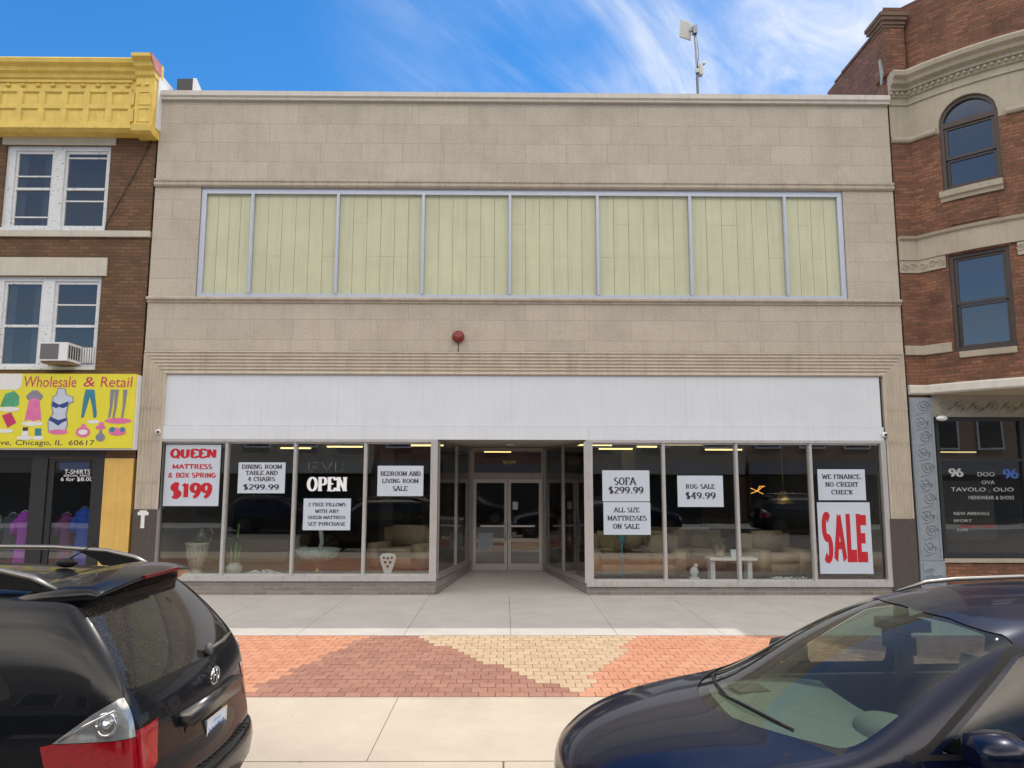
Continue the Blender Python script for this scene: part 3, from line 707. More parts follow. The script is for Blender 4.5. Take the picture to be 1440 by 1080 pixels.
def mattress(x, y, z, label):
    r = empty('bed', (x, y, z), label, 'bed')
    MB().box(x-.95, x+.95, y-.7, y+1.2, z+.08, z+.32).bevel(.03).build('box_spring', m_sofa, r)
    MB().box(x-.96, x+.96, y-.71, y+1.21, z+.322, z+.56).bevel(.05).build('mattress', m_sofa2, r)
    MB().box(x-1.0, x+1.0, y+1.22, y+1.3, z, z+1.2).bevel(.03).build('headboard', m_dark, r)
    for sx in (-.9, .9): MB().box(x+sx-.04, x+sx+.04, y-.6, y-.52, z, z+.08).build('leg', m_dark, r)
mattress(-5.9, 3.4, .28, 'bed with beige mattress behind the stone urn')
# white console table with a small plant and cards on it
T = empty('console_table', (4.62, .75, .2), 'low white console table under the RUG SALE card', 'table')
MB().box(4.14, 5.10, .55, .95, .60, .65).bevel(.008).build('table_top', m_whitept, T)
for x in (4.2, 4.95): MB().box(x-.03, x+.06, .62, .88, .2, .598).build('leg', m_whitept, T)
MB().box(4.10, 5.14, .58, .92, .2, .235).bevel(.006).build('plinth', m_whitept, T) if False else None
pl = empty('potted_plant', (4.4, .75, .65), 'small arching plant in a tan pot on the white console table', 'plant')
MB().lathe([(.05, .65), (.075, .67), (.085, .80), (.07, .80), (.0, .78)], (4.4, .75, 0), 16).build('pot', m_sofa2, pl)
s = MB()
for i in range(9):
    t = rad(-100+i*26); d = Vector((cos(t), .4*sin(t), 0)); p0 = Vector((4.4, .75, .78))
    pts = [p0 + d*.16*u + Vector((0, 0, .34*u*(1.5-u)+ .05*u)) for u in (0, .3, .6, .85, 1)]
    s.tube(pts, [.008, .016, .016, .01, .002], 6, flat=.3)
s.build('leaves', m_leaf, pl)
cd = MB(); cd.prism([(.69, .65), (.71, .65), (.77, .80), (.75, .80)], 0, 4.62, 4.75); o = cd.build('price_card', m_paper, loc=(4.68, .72, .65)); tag(o, 'small white card propped on the white console table', 'card')
# stone urn with gold handled vase
U = empty('urn', (-6.22, .75, .28), 'tall pale carved stone urn on the floor of the leftmost window', 'urn')
MB().lathe([(.13, .28), (.13, .34), (.09, .36), (.11, .42), (.17, .62), (.20, .86), (.235, .90), (.235, .93), (.19, .93), (.16, .85), (0, .84)], (-6.22, .75, 0), 28).build('body', m_urn, U)
s = MB()
for k in range(14):
    t = 2*pi*k/14
    s.tube([(-6.22+.115*cos(t), .75+.115*sin(t), .43), (-6.22+.178*cos(t+.12), .75+.178*sin(t+.12), .62), (-6.22+.205*cos(t), .75+.205*sin(t), .86)], .012, 6)
s.build('ribs', m_urn, U)
V = empty('vase', (-6.14, .75, .84), 'dark green vase with a gold loop handle standing in the stone urn', 'vase')
m_vase = mat('dark green glaze', (.05,.075,.05), .2, .3, 15)
MB().lathe([(.08, .84), (.13, .95), (.145, 1.05), (.09, 1.14), (.07, 1.2), (.085, 1.22), (0, 1.2)], (-6.14, .75, 0), 24).build('body', m_vase, V)
MB().tube([(-6.05, .74, 1.16), (-5.96, .73, 1.2), (-5.9, .72, 1.12), (-5.94, .72, 1.0), (-6.02, .73, .93)], .016, 8).build('handle', m_gold2, V)
# lucky bamboo
B = empty('bamboo_plant', (-5.45, .75, .28), 'lucky bamboo with a tuft of long green leaves beside the second mullion', 'plant')
MB().lathe([(.11, .28), (.15, .36), (.16, .46), (.10, .52), (.12, .54), (0, .5)], (-5.45, .75, 0), 20).build('glass_pot', m_lglass, B)
for i, (dx, h) in enumerate(((-.09, .86), (0, .95), (.09, .88), (.03, 1.3))): MB().tube([(-5.45+dx*.6, .75, .45), (-5.45+dx, .75+.02*i, h)], .017, 8).build('stalk', m_stem, B)
s = MB()
for i in range(14):
    t = rad(i*51); d = Vector((cos(t), sin(t)*.5, 0)); p0 = Vector((-5.45+random.uniform(-.06,.06), .76, .9+random.uniform(-.08,.1)))
    ln = random.uniform(.28, .42)
    pts = [p0 + d*ln*u + Vector((0, 0, ln*(1.1*u-1.15*u*u))) for u in (0, .3, .6, .85, 1)]
    s.tube(pts, [.01, .02, .018, .01, .002], 6, flat=.25)
s.build('leaves', m_leaf, B)
# white sheepskin heap, glass bowl table, shield backed stand
m_fluff = mat('white crushed glass chips', (.62,.66,.68), .5, .5, 30)
s = MB()
for i in range(150):
    r_ = random.random()**.5*.38; t = random.uniform(0, 6.28)
    s.ball((-4.85+r_*cos(t)*1.15, .62+r_*sin(t)*.6, .285+.12*(1-r_/.4)*random.random()+.02), random.uniform(.015,.035), 1, 1, .8, 6)
o = s.build('decorative_pebbles', m_fluff, loc=(-4.85, .62, .28)); tag(o, 'heap of white decorative chips on the floor beside the bamboo', 'pebbles'); o['kind'] = 'stuff'
GB = empty('glass_bowl', (-3.8, .85, .28), 'wide cut glass bowl on a brass foot under the pillows card', 'bowl')
s = MB(); s.lathe([(.06, .50), (.20, .54), (.36, .66), (.46, .80), (.44, .80), (.33, .68), (.18, .57), (0, .55)], (-3.8, .85, 0), 32); s.build('bowl', m_lglass, GB)
s = MB()
for k in range(16):
    t = 2*pi*k/16
    for q in (.3, -.3): s.tube([(-3.8+.2*cos(t), .85+.2*sin(t), .535), (-3.8+.365*cos(t+q/2), .85+.365*sin(t+q/2), .655), (-3.8+.462*cos(t+q), .85+.462*sin(t+q), .795)], .007, 5)
s.build('ribs', m_lglass, GB)
MB().lathe([(.16, .28), (.15, .30), (.04, .34), (.03, .44), (.07, .5), (0, .5)], (-3.8, .85, 0), 20).build('foot', m_gold2, GB)
BP = empty('branch_vase', (-3.86, 1.3, .28), 'tall grey twisted vase behind the cut glass bowl', 'vase')
MB().tube([(-3.86, 1.3, .28), (-3.9, 1.3, .6), (-3.83, 1.3, .9), (-3.87, 1.3, 1.2), (-3.84, 1.3, 1.33)], [.08, .05, .045, .05, .06], 12).build('body', m_lglass, BP)
SH = empty('shield_vase', (-2.33, .6, .28), 'white shield shaped openwork vase on the floor left of the entrance', 'vase')
pts = [(-2.33+a, .29+b) for a, b in ((-.05,0),(.05,0),(.09,.12),(.15,.30),(.16,.38),(.12,.43),(0,.445),(-.12,.43),(-.16,.38),(-.15,.30),(-.09,.12))]
s = MB(); s.prism(pts, 1, .57, .63); s.bevel(.012); s.build('body', m_whitept, SH)
s = MB()
for a, b in ((-.08,.36),(.0,.35),(.08,.36),(-.05,.27),(.05,.27),(0,.19)): s.lathe([(.028,0),(.028,-.006),(0,-.006)], (-2.33+a, .568, .29+b), 12, 'y')
s.build('holes', m_dark, SH)
# window dressing on the right
s = MB()
for i in range(160): s.ball((6.0+random.gauss(0,.18)-.35, .5+random.gauss(0,.1), .215+abs(random.gauss(0,.03))), random.uniform(.015,.03), 1, 1, .8, 6)
o = s.build('decorative_pebbles', m_fluff, loc=(5.65, .5, .2)); tag(o, 'heap of white decorative chips in front of the beige armchair', 'pebbles'); o['kind'] = 'stuff'
m_teal = mat('teal ribbon', (.05,.32,.42), .5, .1, 10)
s = MB().ball((2.4, .7, 1.02), .06, 1, .5, 1.3).tube([(2.4, .7, .97), (2.42, .68, .84)], [.02, .008], 6).lathe([(.012, .2), (.012, .98)], (2.4, .72, 0), 8)
o = s.build('ribbon_stand', m_teal, loc=(2.4, .7, .2)); tag(o, 'teal ribbon bow on a thin stand below the mattress card', 'ornament')
SM = empty('sculpture', (3.85, .7, .2), 'small white figurine on the floor left of the white console table', 'figurine')
MB().box(3.76, 3.94, .64, .76, .2, .26).bevel(.01).build('base', m_whitept, SM); MB().ball((3.85, .7, .36), .09, 1, .6, 1.2).ball((3.89, .7, .48), .045).build('body', m_whitept, SM, True)
m_amber = emit('amber neon', (1., .45, .08), .8)
s = MB()
for pts in ([(-.14,.06),(0,0),(.1,.08),(.14,.1)], [(-.14,-.05),(0,.0),(.12,-.06)], [(0,0),(.05,.1),(.16,.1)]): s.tube([(5.3+a, 1.0, 1.98+b) for a, b in pts], .009, 6)
o = s.build('neon_ornament', m_amber, loc=(5.3, 1.0, 1.98)); tag(o, 'orange neon dragonfly hanging behind the third right window', 'neon sign')
s = MB(); s.lathe([(.02, 2.0), (.10, 1.9), (.22, 1.72), (.21, 1.71), (.0, 1.85)], (5.95, 1.3, 0), 16).tube([(5.95, 1.3, 1.98), (5.95, 1.3, 3.1)], .006, 6)
o = s.build('pendant_lamp', m_gold2, loc=(5.95, 1.3, 1.7)); tag(o, 'brass pendant lamp hanging behind the third right window', 'lamp')
for x, y, z, wd, h, c, lb in ((-4.6, 9, .28, 1.6, 2.0, (.10,.07,.05), 'dark wooden wardrobe deep inside the left shop'), (-1.9, 8, .28, 1.2, 1.7, (.13,.09,.05), 'brown cabinet deep inside the shop left of the doors'), (2.6, 8.5, .2, 1.8, 1.9, (.09,.07,.06), 'dark hutch deep inside the shop right of the doors'), (6.4, 7, .2, 1.5, 2.1, (.12,.08,.05), 'tall brown bookcase deep inside the right shop')):
    m_ = mat('cabinet wood', c, .5, .25, 6)
    r = empty('cabinet', (x, y, z), lb, 'cabinet')
    MB().box(x-wd/2, x+wd/2, y, y+.5, z+.08, z+h).bevel(.01).build('carcass', m_, r)
    for sx in (-1, 1):
        d = MB().box(x+sx*wd/4-wd/4+.02, x+sx*wd/4+wd/4-.02, y-.025, y-.002, z+.12, z+h-.05).bevel(.006).build('door', m_, r)
        MB().ball((x+sx*.06, y-.04, z+h*.5), .02).build('knob', m_gold2, d)
    MB().box(x-wd/2-.03, x+wd/2+.03, y-.03, y+.53, z+h+.001, z+h+.06).build('cornice', m_, r)
# stickers on the left door
o = MB().box(-.60, -.26, RY+.03, RY+.034, .62, .98).build('door_sticker', mat('sticker', (.30,.33,.36), .5, .3, 14), loc=(-.43, RY, .62)); tag(o, 'pale faded sticker low on the left entrance door', 'sticker')
o = MB().box(.20, .32, RY+.03, RY+.034, 1.52, 1.70).build('door_notice', m_paper, loc=(.26, RY, 1.52)); tag(o, 'small white notice on the right entrance door', 'notice')

# ---------------------------------------------------------------- things on the store front
BL = empty('alarm_bell', (-.93, 0, 5.04), 'round dark red alarm bell on the limestone above the sign band', 'alarm bell')
m_bell = mat('red enamel', (.19,.022,.016), .4, .15, 12)
MB().lathe([(.06, .0), (.06, -.03), (.118, -.035), (.125, -.05), (.11, -.085), (.06, -.11), (.0, -.118)], (-.93, 0, 5.04), 32, 'y').build('gong', m_bell, BL)
s = MB()
for q in ((-.04,.02,.0,-.03),(.0,-.03,.045,.02),(-.045,.03,.0,.055),(0,.055,.045,.03)): s.tube([(-.93+q[0], -.112, 5.04+q[1]), (-.93+q[2], -.112, 5.04+q[3])], .004, 5)
s.build('emblem', mat('faded emblem', (.34,.10,.08), .5, .1, 8), BL)
o = place2d(serif_mesh('T', .3, .2), -6.985, 1.43, .21, .34, -.047, 'white_ornament', m_whitept, None); tag(o, 'white T shaped metal mark on the brown granite left of the QUEEN poster', 'ornament')
MB().tube([(-.93, -.01, 4.93), (-.93, -.01, 4.735)], .008, 6).build('conduit', m_dark, BL)
for x, z, lb in ((-6.79, 3.12, 'small white dome camera at the left end of the white strip'), (7.52, 3.10, 'small white dome camera at the right end of the white strip')):
    r = empty('security_camera', (x, -.03, z), lb, 'camera', 'cameras on the store front')
    MB().lathe([(.055, 0), (.055, -.03), (.045, -.045), (0, -.05)], (x, -.03, z), 20, 'y').build('housing', m_whitept, r)
    MB().ball((x+.01, -.085, z-.005), .028).build('lens', m_black, r)
AN = empty('antenna_mast', (4.57, 2, 9.45), 'thin rooftop mast with a square white dish antenna at its top', 'antenna')
m_galv = mat('galvanised pole', (.30,.30,.31), .5, .1, 10, metal=.5)
MB().tube([(4.59, 2, 9.45), (4.58, 2, 12.0), (4.55, 2, 13.08)], .028, 10).build('mast', m_galv, AN)
m_dish = mat('white dish', (.62,.60,.56), .5, .06, 6)
s = MB(); s.box(-.02, .02, -.17, .17, -.21, .21, bev=.012); s.bm.transform(Matrix.Translation((4.32, 1.95, 12.93)) @ Matrix.Rotation(rad(-62), 4, 'Z') @ Matrix.Rotation(rad(8), 4, 'Y'))
s.build('dish_panel', m_dish, AN)
MB().tube([(4.32, 1.97, 12.95), (4.45, 1.99, 12.93), (4.56, 2, 12.96)], .02, 8).box(4.50, 4.60, 1.93, 2.06, 12.86, 13.06).build('bracket', m_galv, AN)
s = MB(); s.box(4.62, 4.70, 1.9, 2.05, 11.78, 12.06, bev=.015).box(4.54, 4.62, 1.93, 2.03, 11.85, 11.95); s.ball((4.72, 1.95, 12.08), .05); s.build('radio_box', m_dish, AN)
MB().tube([(4.56, 1.96, 12.9), (4.62, 1.95, 12.3), (4.54, 1.96, 11.7), (4.57, 1.96, 10.2)], .007, 5).build('cable', m_black, AN)
RU = empty('rooftop_unit', (-7.0, .8, 9.45), 'dark grey boxy vent with a white side on the store roof corner', 'vent')
MB().box(-7.12, -6.78, .55, 1.0, 9.45, 10.82).bevel(.01).build('housing', mat('dark grey metal', (.045,.045,.05), .5, .1, 6), RU)
MB().prism([(.54, 10.2), (.54, 10.83), (1.35, 10.5), (1.35, 10.2)], 0, -6.775, -6.70).build('side_panel', m_whitept, RU)

# ---------------------------------------------------------------- left building, yellow cornice
LB = empty('brick_building', (-10, 0, 0), 'brown brick building with a bright yellow panelled cornice', 'building')
m_brown = brickmat('brown brick', (.125,.058,.027), (.205,.102,.046), (.10,.068,.045), bw=.21, bh=.071, ms=.012, patch=.55, patchcol=(.05,.032,.02))
m_stone = mat('pale stone', (.54,.50,.43), .8, .08, 3, .1, 40, streak=.2)
m_yel = mat('yellow cornice paint', (.74,.54,.12), .55, .16, 4, .1, 30, streak=.3, spots=.35, spotcol=(.35,.28,.12), spotscale=16)
m_flake = mat('flaking white paint', (.66,.68,.70), .6, .06, 5, spots=.85, spotcol=(.16,.14,.12), spotscale=22)
XB = -7.225
wins = [(-10.28, -8.14, 7.21, 9.03), (-10.28, -8.14, 4.35, 6.26)]
W = MB(); bx = [-16, -12.4, -10.28, -8.14, XB]
def wallstrip(a, b, holes):
    z = 2.6
    for (h0, h1) in sorted(holes): W.box(a, b, 0, .3, z, h0); z = h1
    W.box(a, b, 0, .3, z, 9.3)
wallstrip(-16, -14.6, []); wallstrip(-14.6, -12.4, [(7.21, 9.03), (4.35, 6.26)]); wallstrip(-12.4, -10.28, []); wallstrip(-10.28, -8.14, [(7.21, 9.03), (4.35, 6.26)]); wallstrip(-8.14, XB, [])
W.build('wall', m_brown, LB)
m_brownS = brickmat('brown brick side', (.15,.08,.04), (.2,.11,.06), (.09,.07,.05), ux=(0, 1, 0))
MB().box(XB-.3, XB, .301, 12, 0, 10.42).box(-16, -15.7, .301, 12, 0, 10.42).box(-15.69, XB-.31, 11.7, 12, 0, 10.42).build('side_wall', m_brownS, LB)
MB().box(-15.69, XB-.31, .31, 11.69, 10.0, 10.2).build('roof', m_asph, LB)
s = MB(); s.prism([(-.05, 10.42), (-.05, 10.62), (12, 10.5), (12, 10.42)], 0, XB-.34, XB+.005); s.build('side_coping', m_whitept, LB)
for z0, z1 in ((9.035, 9.295), (6.265, 6.64)):
    MB().box(-14.7, -12.3, -.03, .2, z0, z1).build('lintel', m_stone, LB)
    MB().box(-10.36, -8.04, -.03, .2, z0, z1).bevel(.006).build('lintel', m_stone, LB)
MB().box(-16, XB+.01, -.055, .2, 7.075, 7.2).bevel(.008).build('sill_course', m_stone, LB)
# cornice: a sheet metal box front with sunk panels
CY = -.30
cz0, cz1 = 9.30, 11.0
co_ = MB()
co_.box(-16, XB-.02, CY+.04, .0, 9.44, 10.62)
co_.prism([(CY+.04, 9.30), (CY-.0, 9.33), (CY-.05, 9.36), (CY-.05, 9.42), (CY+.02, 9.45), (0, 9.45), (0, 9.30)], 0, -16, XB-.30)
co_.prism([(CY+.03, 10.56), (CY-.02, 10.60), (CY-.04, 10.68), (CY-.10, 10.72), (CY-.12, 10.80), (CY-.20, 10.86), (CY-.22, 10.95), (CY-.20, 10.98), (0, 11.0), (0, 10.56)], 0, -16, XB-.30)
pw = .455; xe = XB-.42
vx = [xe - pw*i for i in range(0, 20)]
for z in (9.45, 9.80, 9.885, 10.235, 10.28): pass
def bar(a, b, z0, z1, d=.03): co_.box(a, b, CY+.04-d, CY+.0395, z0, z1)
bar(-16, xe, 9.452, 9.55); bar(-16, xe, 9.86, 9.955); bar(-16, xe, 10.265, 10.345); 
for x in vx:
    bar(x-.055, x+.055, 9.551, 9.859); bar(x-.055, x+.055, 9.956, 10.264)
for i in range(19):
    a, b = vx[i+1]+.055, vx[i]-.055
    for z0, z1 in ((9.551, 9.859), (9.956, 10.264)):
        co_.box(a+.0, a+.02, CY+.025, CY+.0395, z0, z1); co_.box(b-.02, b, CY+.025, CY+.0395, z0, z1); co_.box(a+.021, b-.021, CY+.025, CY+.0395, z1-.02, z1)
co_.box(-16, xe, CY+.01, CY+.0395, 10.5, 10.56)
co_.build('cornice', m_yel, LB)
# end bracket block
eb = MB(); a, b = XB-.37, XB-.0
eb.box(a, b, CY-.03, 0, 9.45, 10.60); eb.prism([(CY-.03, 9.24), (CY-.10, 9.28), (CY-.12, 9.42), (CY-.03, 9.449), (0, 9.449), (0, 9.24)], 0, a-.01, b+.01)
eb.prism([(CY-.03, 10.601), (CY-.08, 10.64), (CY-.10, 10.74), (CY-.18, 10.8), (CY-.2, 10.9), (CY-.3, 10.96), (CY-.3, 11.04), (0, 11.06), (0, 10.601)], 0, a-.01, b+.015)
for z0, z1 in ((9.52, 9.86), (9.93, 10.26)):
    eb.box(a+.05, a+.075, CY-.045, CY-.0305, z0, z1); eb.box(b-.075, b-.05, CY-.045, CY-.0305, z0, z1); eb.box(a+.076, b-.076, CY-.045, CY-.0305, z0, z0+.025); eb.box(a+.076, b-.076, CY-.045, CY-.0305, z1-.025, z1)
eb.build('cornice_bracket', m_yel, LB)
for i in range(14):
    x = XB-.52-.305*i
    MB().lathe([(.052, CY+.04), (.05, CY+.015), (.03, CY-.0), (.012, CY-.012), (0, CY-.012)], (x, 0, 10.43), 14, 'y').build('rosette', m_yel, LB)
for x in (XB-.27, XB-.1): MB().lathe([(.045, CY-.03), (.043, CY-.05), (.02, CY-.07), (0, CY-.07)], (x, 0, 10.43), 14, 'y').build('rosette', m_yel, LB)
MB().prism([(CY-.10, 10.74), (CY-.3, 10.98), (CY-.3, 11.04), (-.12, 11.03), (-.12, 10.74)], 0, XB+.004, XB+.03).build('cornice_end', mat('faded pink metal', (.50,.20,.18), .6, .2, 5), LB)
MB().prism([(CY+.1, 9.45), (CY+.1, 10.7), (.6, 10.6), (2.2, 10.4), (2.2, 9.45)], 0, XB+.006, XB+.028).build('cornice_return', m_whitept, LB)
for o in [c for c in LB.children if c.name.split('.')[0] in ('cornice', 'cornice_bracket', 'rosette', 'cornice_end', 'cornice_return')]:
    sx = .05 if o.name.startswith(('cornice_', 'rosette')) and not o.name.startswith('rosette') else 0
    for v in o.data.vertices: v.co.z = 9.20 + (v.co.z-9.30)*.885; v.co.x += sx
# sash windows
m_uglass = glass('upper window glass', (.34,.38,.42), .13, .02, .12)
m_curt = mat('net curtain', (.30,.32,.34), .9, .2, 6)
def sash_pair(x0, x1, z0, z1, top_rail, rail, extra, Yw=.08):
    r = MB(); fw_ = .10
    r.box(x0, x0+.17, Yw-.03, .25, z0+.06, z1); r.box(x1-.06, x1, Yw-.03, .25, z0+.06, z1)
    xm = (x0+x1)/2 + .02
    r.box(x0+.171, x1-.061, Yw-.028, .25, z1-.09, z1); r.box(x0-.02, x1+.0, -.02, .25, z0, z0+.058)
    r.box(xm-.13, xm+.10, Yw-.045, .25, z0+.06, z1-.091)
    wo = r.build('window', m_flake, LB)
    for a, b, k in ((x0+.172, xm-.131, 0), (xm+.101, x1-.062, 1)):
        f = MB(); zr = z0 + (z1-z0)*rail
        f.box(a, a+.05, Yw, Yw+.05, z0+.06, z1-.092); f.box(b-.05, b, Yw, Yw+.05, z0+.06, z1-.092)
        f.box(a+.051, b-.051, Yw+.001, Yw+.05, z0+.06, z0+.13); f.box(a+.051, b-.051, Yw+.001, Yw+.05, z1-.15, z1-.092); f.box(a+.051, b-.051, Yw-.012, Yw+.05, zr-.025, zr+.025)
        for e in extra[k]: f.box(a+.051, b-.051, Yw+.004, Yw+.045, z0+(z1-z0)*e-.014, z0+(z1-z0)*e+.014)
        fo = f.build('sash', m_flake, wo)
        MB().quad((a+.05, Yw+.03, z0+.13), (b-.05, Yw+.03, z0+.13), (b-.05, Yw+.03, z1-.15), (a+.05, Yw+.03, z1-.15)).build('pane', m_uglass, wo, fix=False)
    c = MB()
    for a, b in ((x0+.15, x0+.36), (xm-.36, xm-.12)):
        n = 16
        P = [(a+(b-a)*i/n, .16+.02*sin(i*1.7)) for i in range(n+1)]
        for p, q in zip(P, P[1:]): c.quad((p[0], p[1], z0+.1), (q[0], q[1], z0+.1), (q[0], q[1], z1-.1), (p[0], p[1], z1-.1))
    c.build('curtain', m_curt, wo)
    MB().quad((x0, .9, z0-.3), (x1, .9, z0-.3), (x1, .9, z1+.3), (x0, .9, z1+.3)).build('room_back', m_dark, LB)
sash_pair(-10.28, -8.14, 7.21, 9.03, 0, .50, ((.17, .65), (.87, .36)))
sash_pair(-10.28, -8.14, 4.35, 6.26, 0, .47, ((), (.70,)))
sash_pair(-14.6, -12.4, 7.21, 9.03, 0, .5, ((), ())); sash_pair(-14.6, -12.4, 4.35, 6.26, 0, .5, ((), ()))
AC = empty('air_conditioner', (-8.7, 0, 4.45), 'boxy white window air conditioner in the lower brown brick window', 'air conditioner')
MB().box(-9.02, -8.47, -.42, .1, 4.47, 4.83).bevel(.012).build('housing', m_whitept, AC)
s = MB(); s.box(-8.99, -8.64, -.428, -.4205, 4.50, 4.80); s.build('grille', mat('ac coil', (.13,.13,.135), .5, .2, 40), AC)
s = MB()
for i in range(5): s.box(-8.4685, -8.462, -.38+i*.085, -.33+i*.085, 4.52, 4.78)
s.build('side_vent', m_dark, AC)
s = MB()
for i in range(5): s.box(-8.44+i*.05, -8.415+i*.05, .05, .07, 4.50, 4.8)
s.box(-8.46, -8.21, .071, .076, 4.48, 4.82, mi=1); s.build('accordion_panel', [m_whitept, m_curt], AC)
MB().box(-9.0, -8.5, -.36, .0, 4.43, 4.465).build('support_shelf', mat('rusty pan', (.30,.22,.14), .8, .3, 10), AC)
o = MB().tube([(-7.28, -.02, 9.22), (-7.6, -.02, 8.45), (-8.12, -.03, 7.32), (-8.15, -.03, 7.05)], .009, 5).build('wall_cable', m_black, loc=(-7.6, 0, 8.4)); tag(o, 'thin black cable slanting down the brown brick wall', 'cable')
# shop under it
m_ycol = mat('yellow pilaster paint', (.66,.42,.11), .6, .12, 3, streak=.25)
m_bframe = mat('black shop frame', (.022,.022,.024), .45, .2, 8)
MB().prism([(-7.80, 2.6), (-7.24, 2.6), (-7.24, -.05), (-7.80, -.05)], 1, -.03, .28).bevel(.006).box(-7.53, -7.52, -.034, -.0305, 0, 2.6).build('pilaster', m_ycol, LB)
s = MB(); s.box(-9.22, -8.92, -.01, .2, 0, 2.78); s.box(-7.95, -7.81, -.01, .2, 0, 2.78); s.box(-8.919, -7.951, -.008, .2, 2.62, 2.78); s.box(-16, -9.221, -.01, .2, 2.6, 2.78); s.box(-16, -9.221, -.01, .2, -.05, .45); s.build('shop_frame', m_bframe, LB)
dr = MB(); dr.box(-8.91, -8.80, .02, .07, .05, 2.61); dr.box(-8.06, -7.96, .02, .07, .05, 2.61); dr.box(-8.799, -8.061, .021, .07, 2.54, 2.61); dr.box(-8.799, -8.061, .021, .07, .05, .3)
dro = dr.build('door', m_bframe, LB)
MB().quad((-8.8, .045, .3), (-8.06, .045, .3), (-8.06, .045, 2.54), (-8.8, .045, 2.54)).build('pane', m_glass, dro, fix=False)
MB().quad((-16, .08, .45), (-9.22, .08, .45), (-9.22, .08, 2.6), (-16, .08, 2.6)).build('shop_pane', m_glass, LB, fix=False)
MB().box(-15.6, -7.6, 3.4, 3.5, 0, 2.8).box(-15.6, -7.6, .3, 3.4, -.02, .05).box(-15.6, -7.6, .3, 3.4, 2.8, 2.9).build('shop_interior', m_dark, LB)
tx = MB().box(-8.72, -8.14, .05, .053, 2.38, 2.53).build('door_banner', mat('blue banner', (.03,.05,.16), .5, .1, 5), LB)
sans('T-SHIRTS', -8.36, 2.36-.02, .50, .085, .042, m_wlet, dro, .02); sans('6 for $8.00', -8.36, 2.19, .62, .085, .042, m_wlet, dro, .02); sans('SPECIAL PRICE', -8.36, 2.265, .52, .04, .042, m_wlet, dro, .01)
def dress(x, y, z0, z1, wd, col, label):
    r = empty('dress_form', (x, y, .05), label, 'dress', 'dresses hung in the shop')
    h = z1-z0; m_ = mat('dress cloth', col, .8, .2, 8)
    pr = [(.31, 0), (.33, .03), (.28, .32), (.21, .58), (.25, .74), (.27, .87), (.23, .945), (.10, .975), (.08, 1.0)]
    s = MB(); rings = []
    s.lathe([(wd*a*1.4, z0+h*b) for a, b in pr], (x, y, 0), 40, 'z', 0, 1, .55)
    for v in s.bm.verts:
        t = math.atan2(v.co.y-y, v.co.x-x); k = 1 + .07*sin(t*9)*max(0, 1-(v.co.z-z0)/(h*.6))
        v.co.x = x+(v.co.x-x)*k; v.co.y = y+(v.co.y-y)*k
    for sg in (-1, 1): s.tube([(x+sg*wd*.30, y, z0+h*.92), (x+sg*wd*.43, y-.02, z0+h*.80), (x+sg*wd*.47, y-.03, z0+h*.62)], [.06, .075, .07], 10)
    s.build('dress', m_, r); MB().tube([(x, y, .05), (x, y, z0+.1)], .02, 8).lathe([(.16, .05), (.15, .08), (0, .08)], (x, y, 0), 16).build('stand', m_alu, r)
    MB().tube([(x-.10, y, z1-.03), (x, y, z1+.03), (x+.10, y, z1-.03)], .008, 6).build('hanger', m_alu, r)
dress(-9.62, .55, .35, 1.55, .42, (.30,.04,.42), 'purple dress on a stand left of the shop door')
dress(-9.98, .75, .35, 1.5, .5, (.03,.04,.07), 'dark navy dress in the shop window beside the purple one')
dress(-8.52, .7, .35, 1.62, .44, (.02,.10,.62), 'bright blue dress behind the shop door glass')
dress(-8.98, .9, .35, 1.5, .36, (.22,.05,.22), 'plum dress behind the door frame of the shop')
dress(-8.14, .9, .35, 1.6, .30, (.12,.26,.16), 'pale green dress behind the shop door right of the blue one')
dress(-10.5, .9, .35, 1.55, .4, (.30,.28,.30), 'grey dress at the far left of the shop window')

# the yellow shop sign
SG = empty('shop_sign', (-8.9, -.3, 2.78), 'bright yellow Wholesale & Retail sign with painted clothing pictures', 'sign')
sy = -.22
m_sy = mat('yellow sign face', (.72,.66,.04), .45, .05, 2)
MB().box(-11.6, -7.205, sy, -.02, 2.79, 4.24).build('sign_box', [m_sy], SG)
MB().box(-11.62, -7.18, sy+.03, -.015, 2.76, 2.789).box(-7.204, -7.178, sy+.03, -.015, 2.79, 4.22).build('sign_frame', m_whitept, SG)
m_mag = mat('magenta sign paint', (.50,.03,.12), .5, .05, 9); m_ink = mat('dark sign paint', (.05,.03,.06), .5, .1, 9)
m_wh2 = mat('white sign paint', (.72,.72,.70), .5, .05, 9); m_pink = mat('pink sign paint', (.66,.16,.36), .5, .15, 9); m_navy = mat('navy sign paint', (.03,.05,.22), .5, .1, 9)
m_grey = mat('grey sign paint', (.22,.22,.27), .5, .1, 9); m_teal2 = mat('teal sign paint', (.04,.20,.30), .5, .15, 9); m_grn = mat('green sign paint', (.08,.34,.18), .5, .2, 9); m_pal = mat('pale blue sign paint', (.50,.56,.66), .5, .05, 9)
ly = sy-.003
sans('Wholesale', -8.87, 4.08, 1.02, .21, ly, m_mag, SG, .02, .08); sans('&', -8.11, 4.08, .22, .19, ly, m_mag, SG, .02, .08); sans('Retail', -7.58, 4.08, .62, .20, ly, m_mag, SG, .02, .08)
sans('Fashion', -10.6, 4.08, .9, .21, ly, m_mag, SG, .02, .08) if False else None
sans('Ave, Chicago, IL  60617', -8.90, 2.88, 1.95, .13, ly, m_ink, SG, .0, .05)
from mathutils.geometry import tessellate_polygon
PICN = [0]
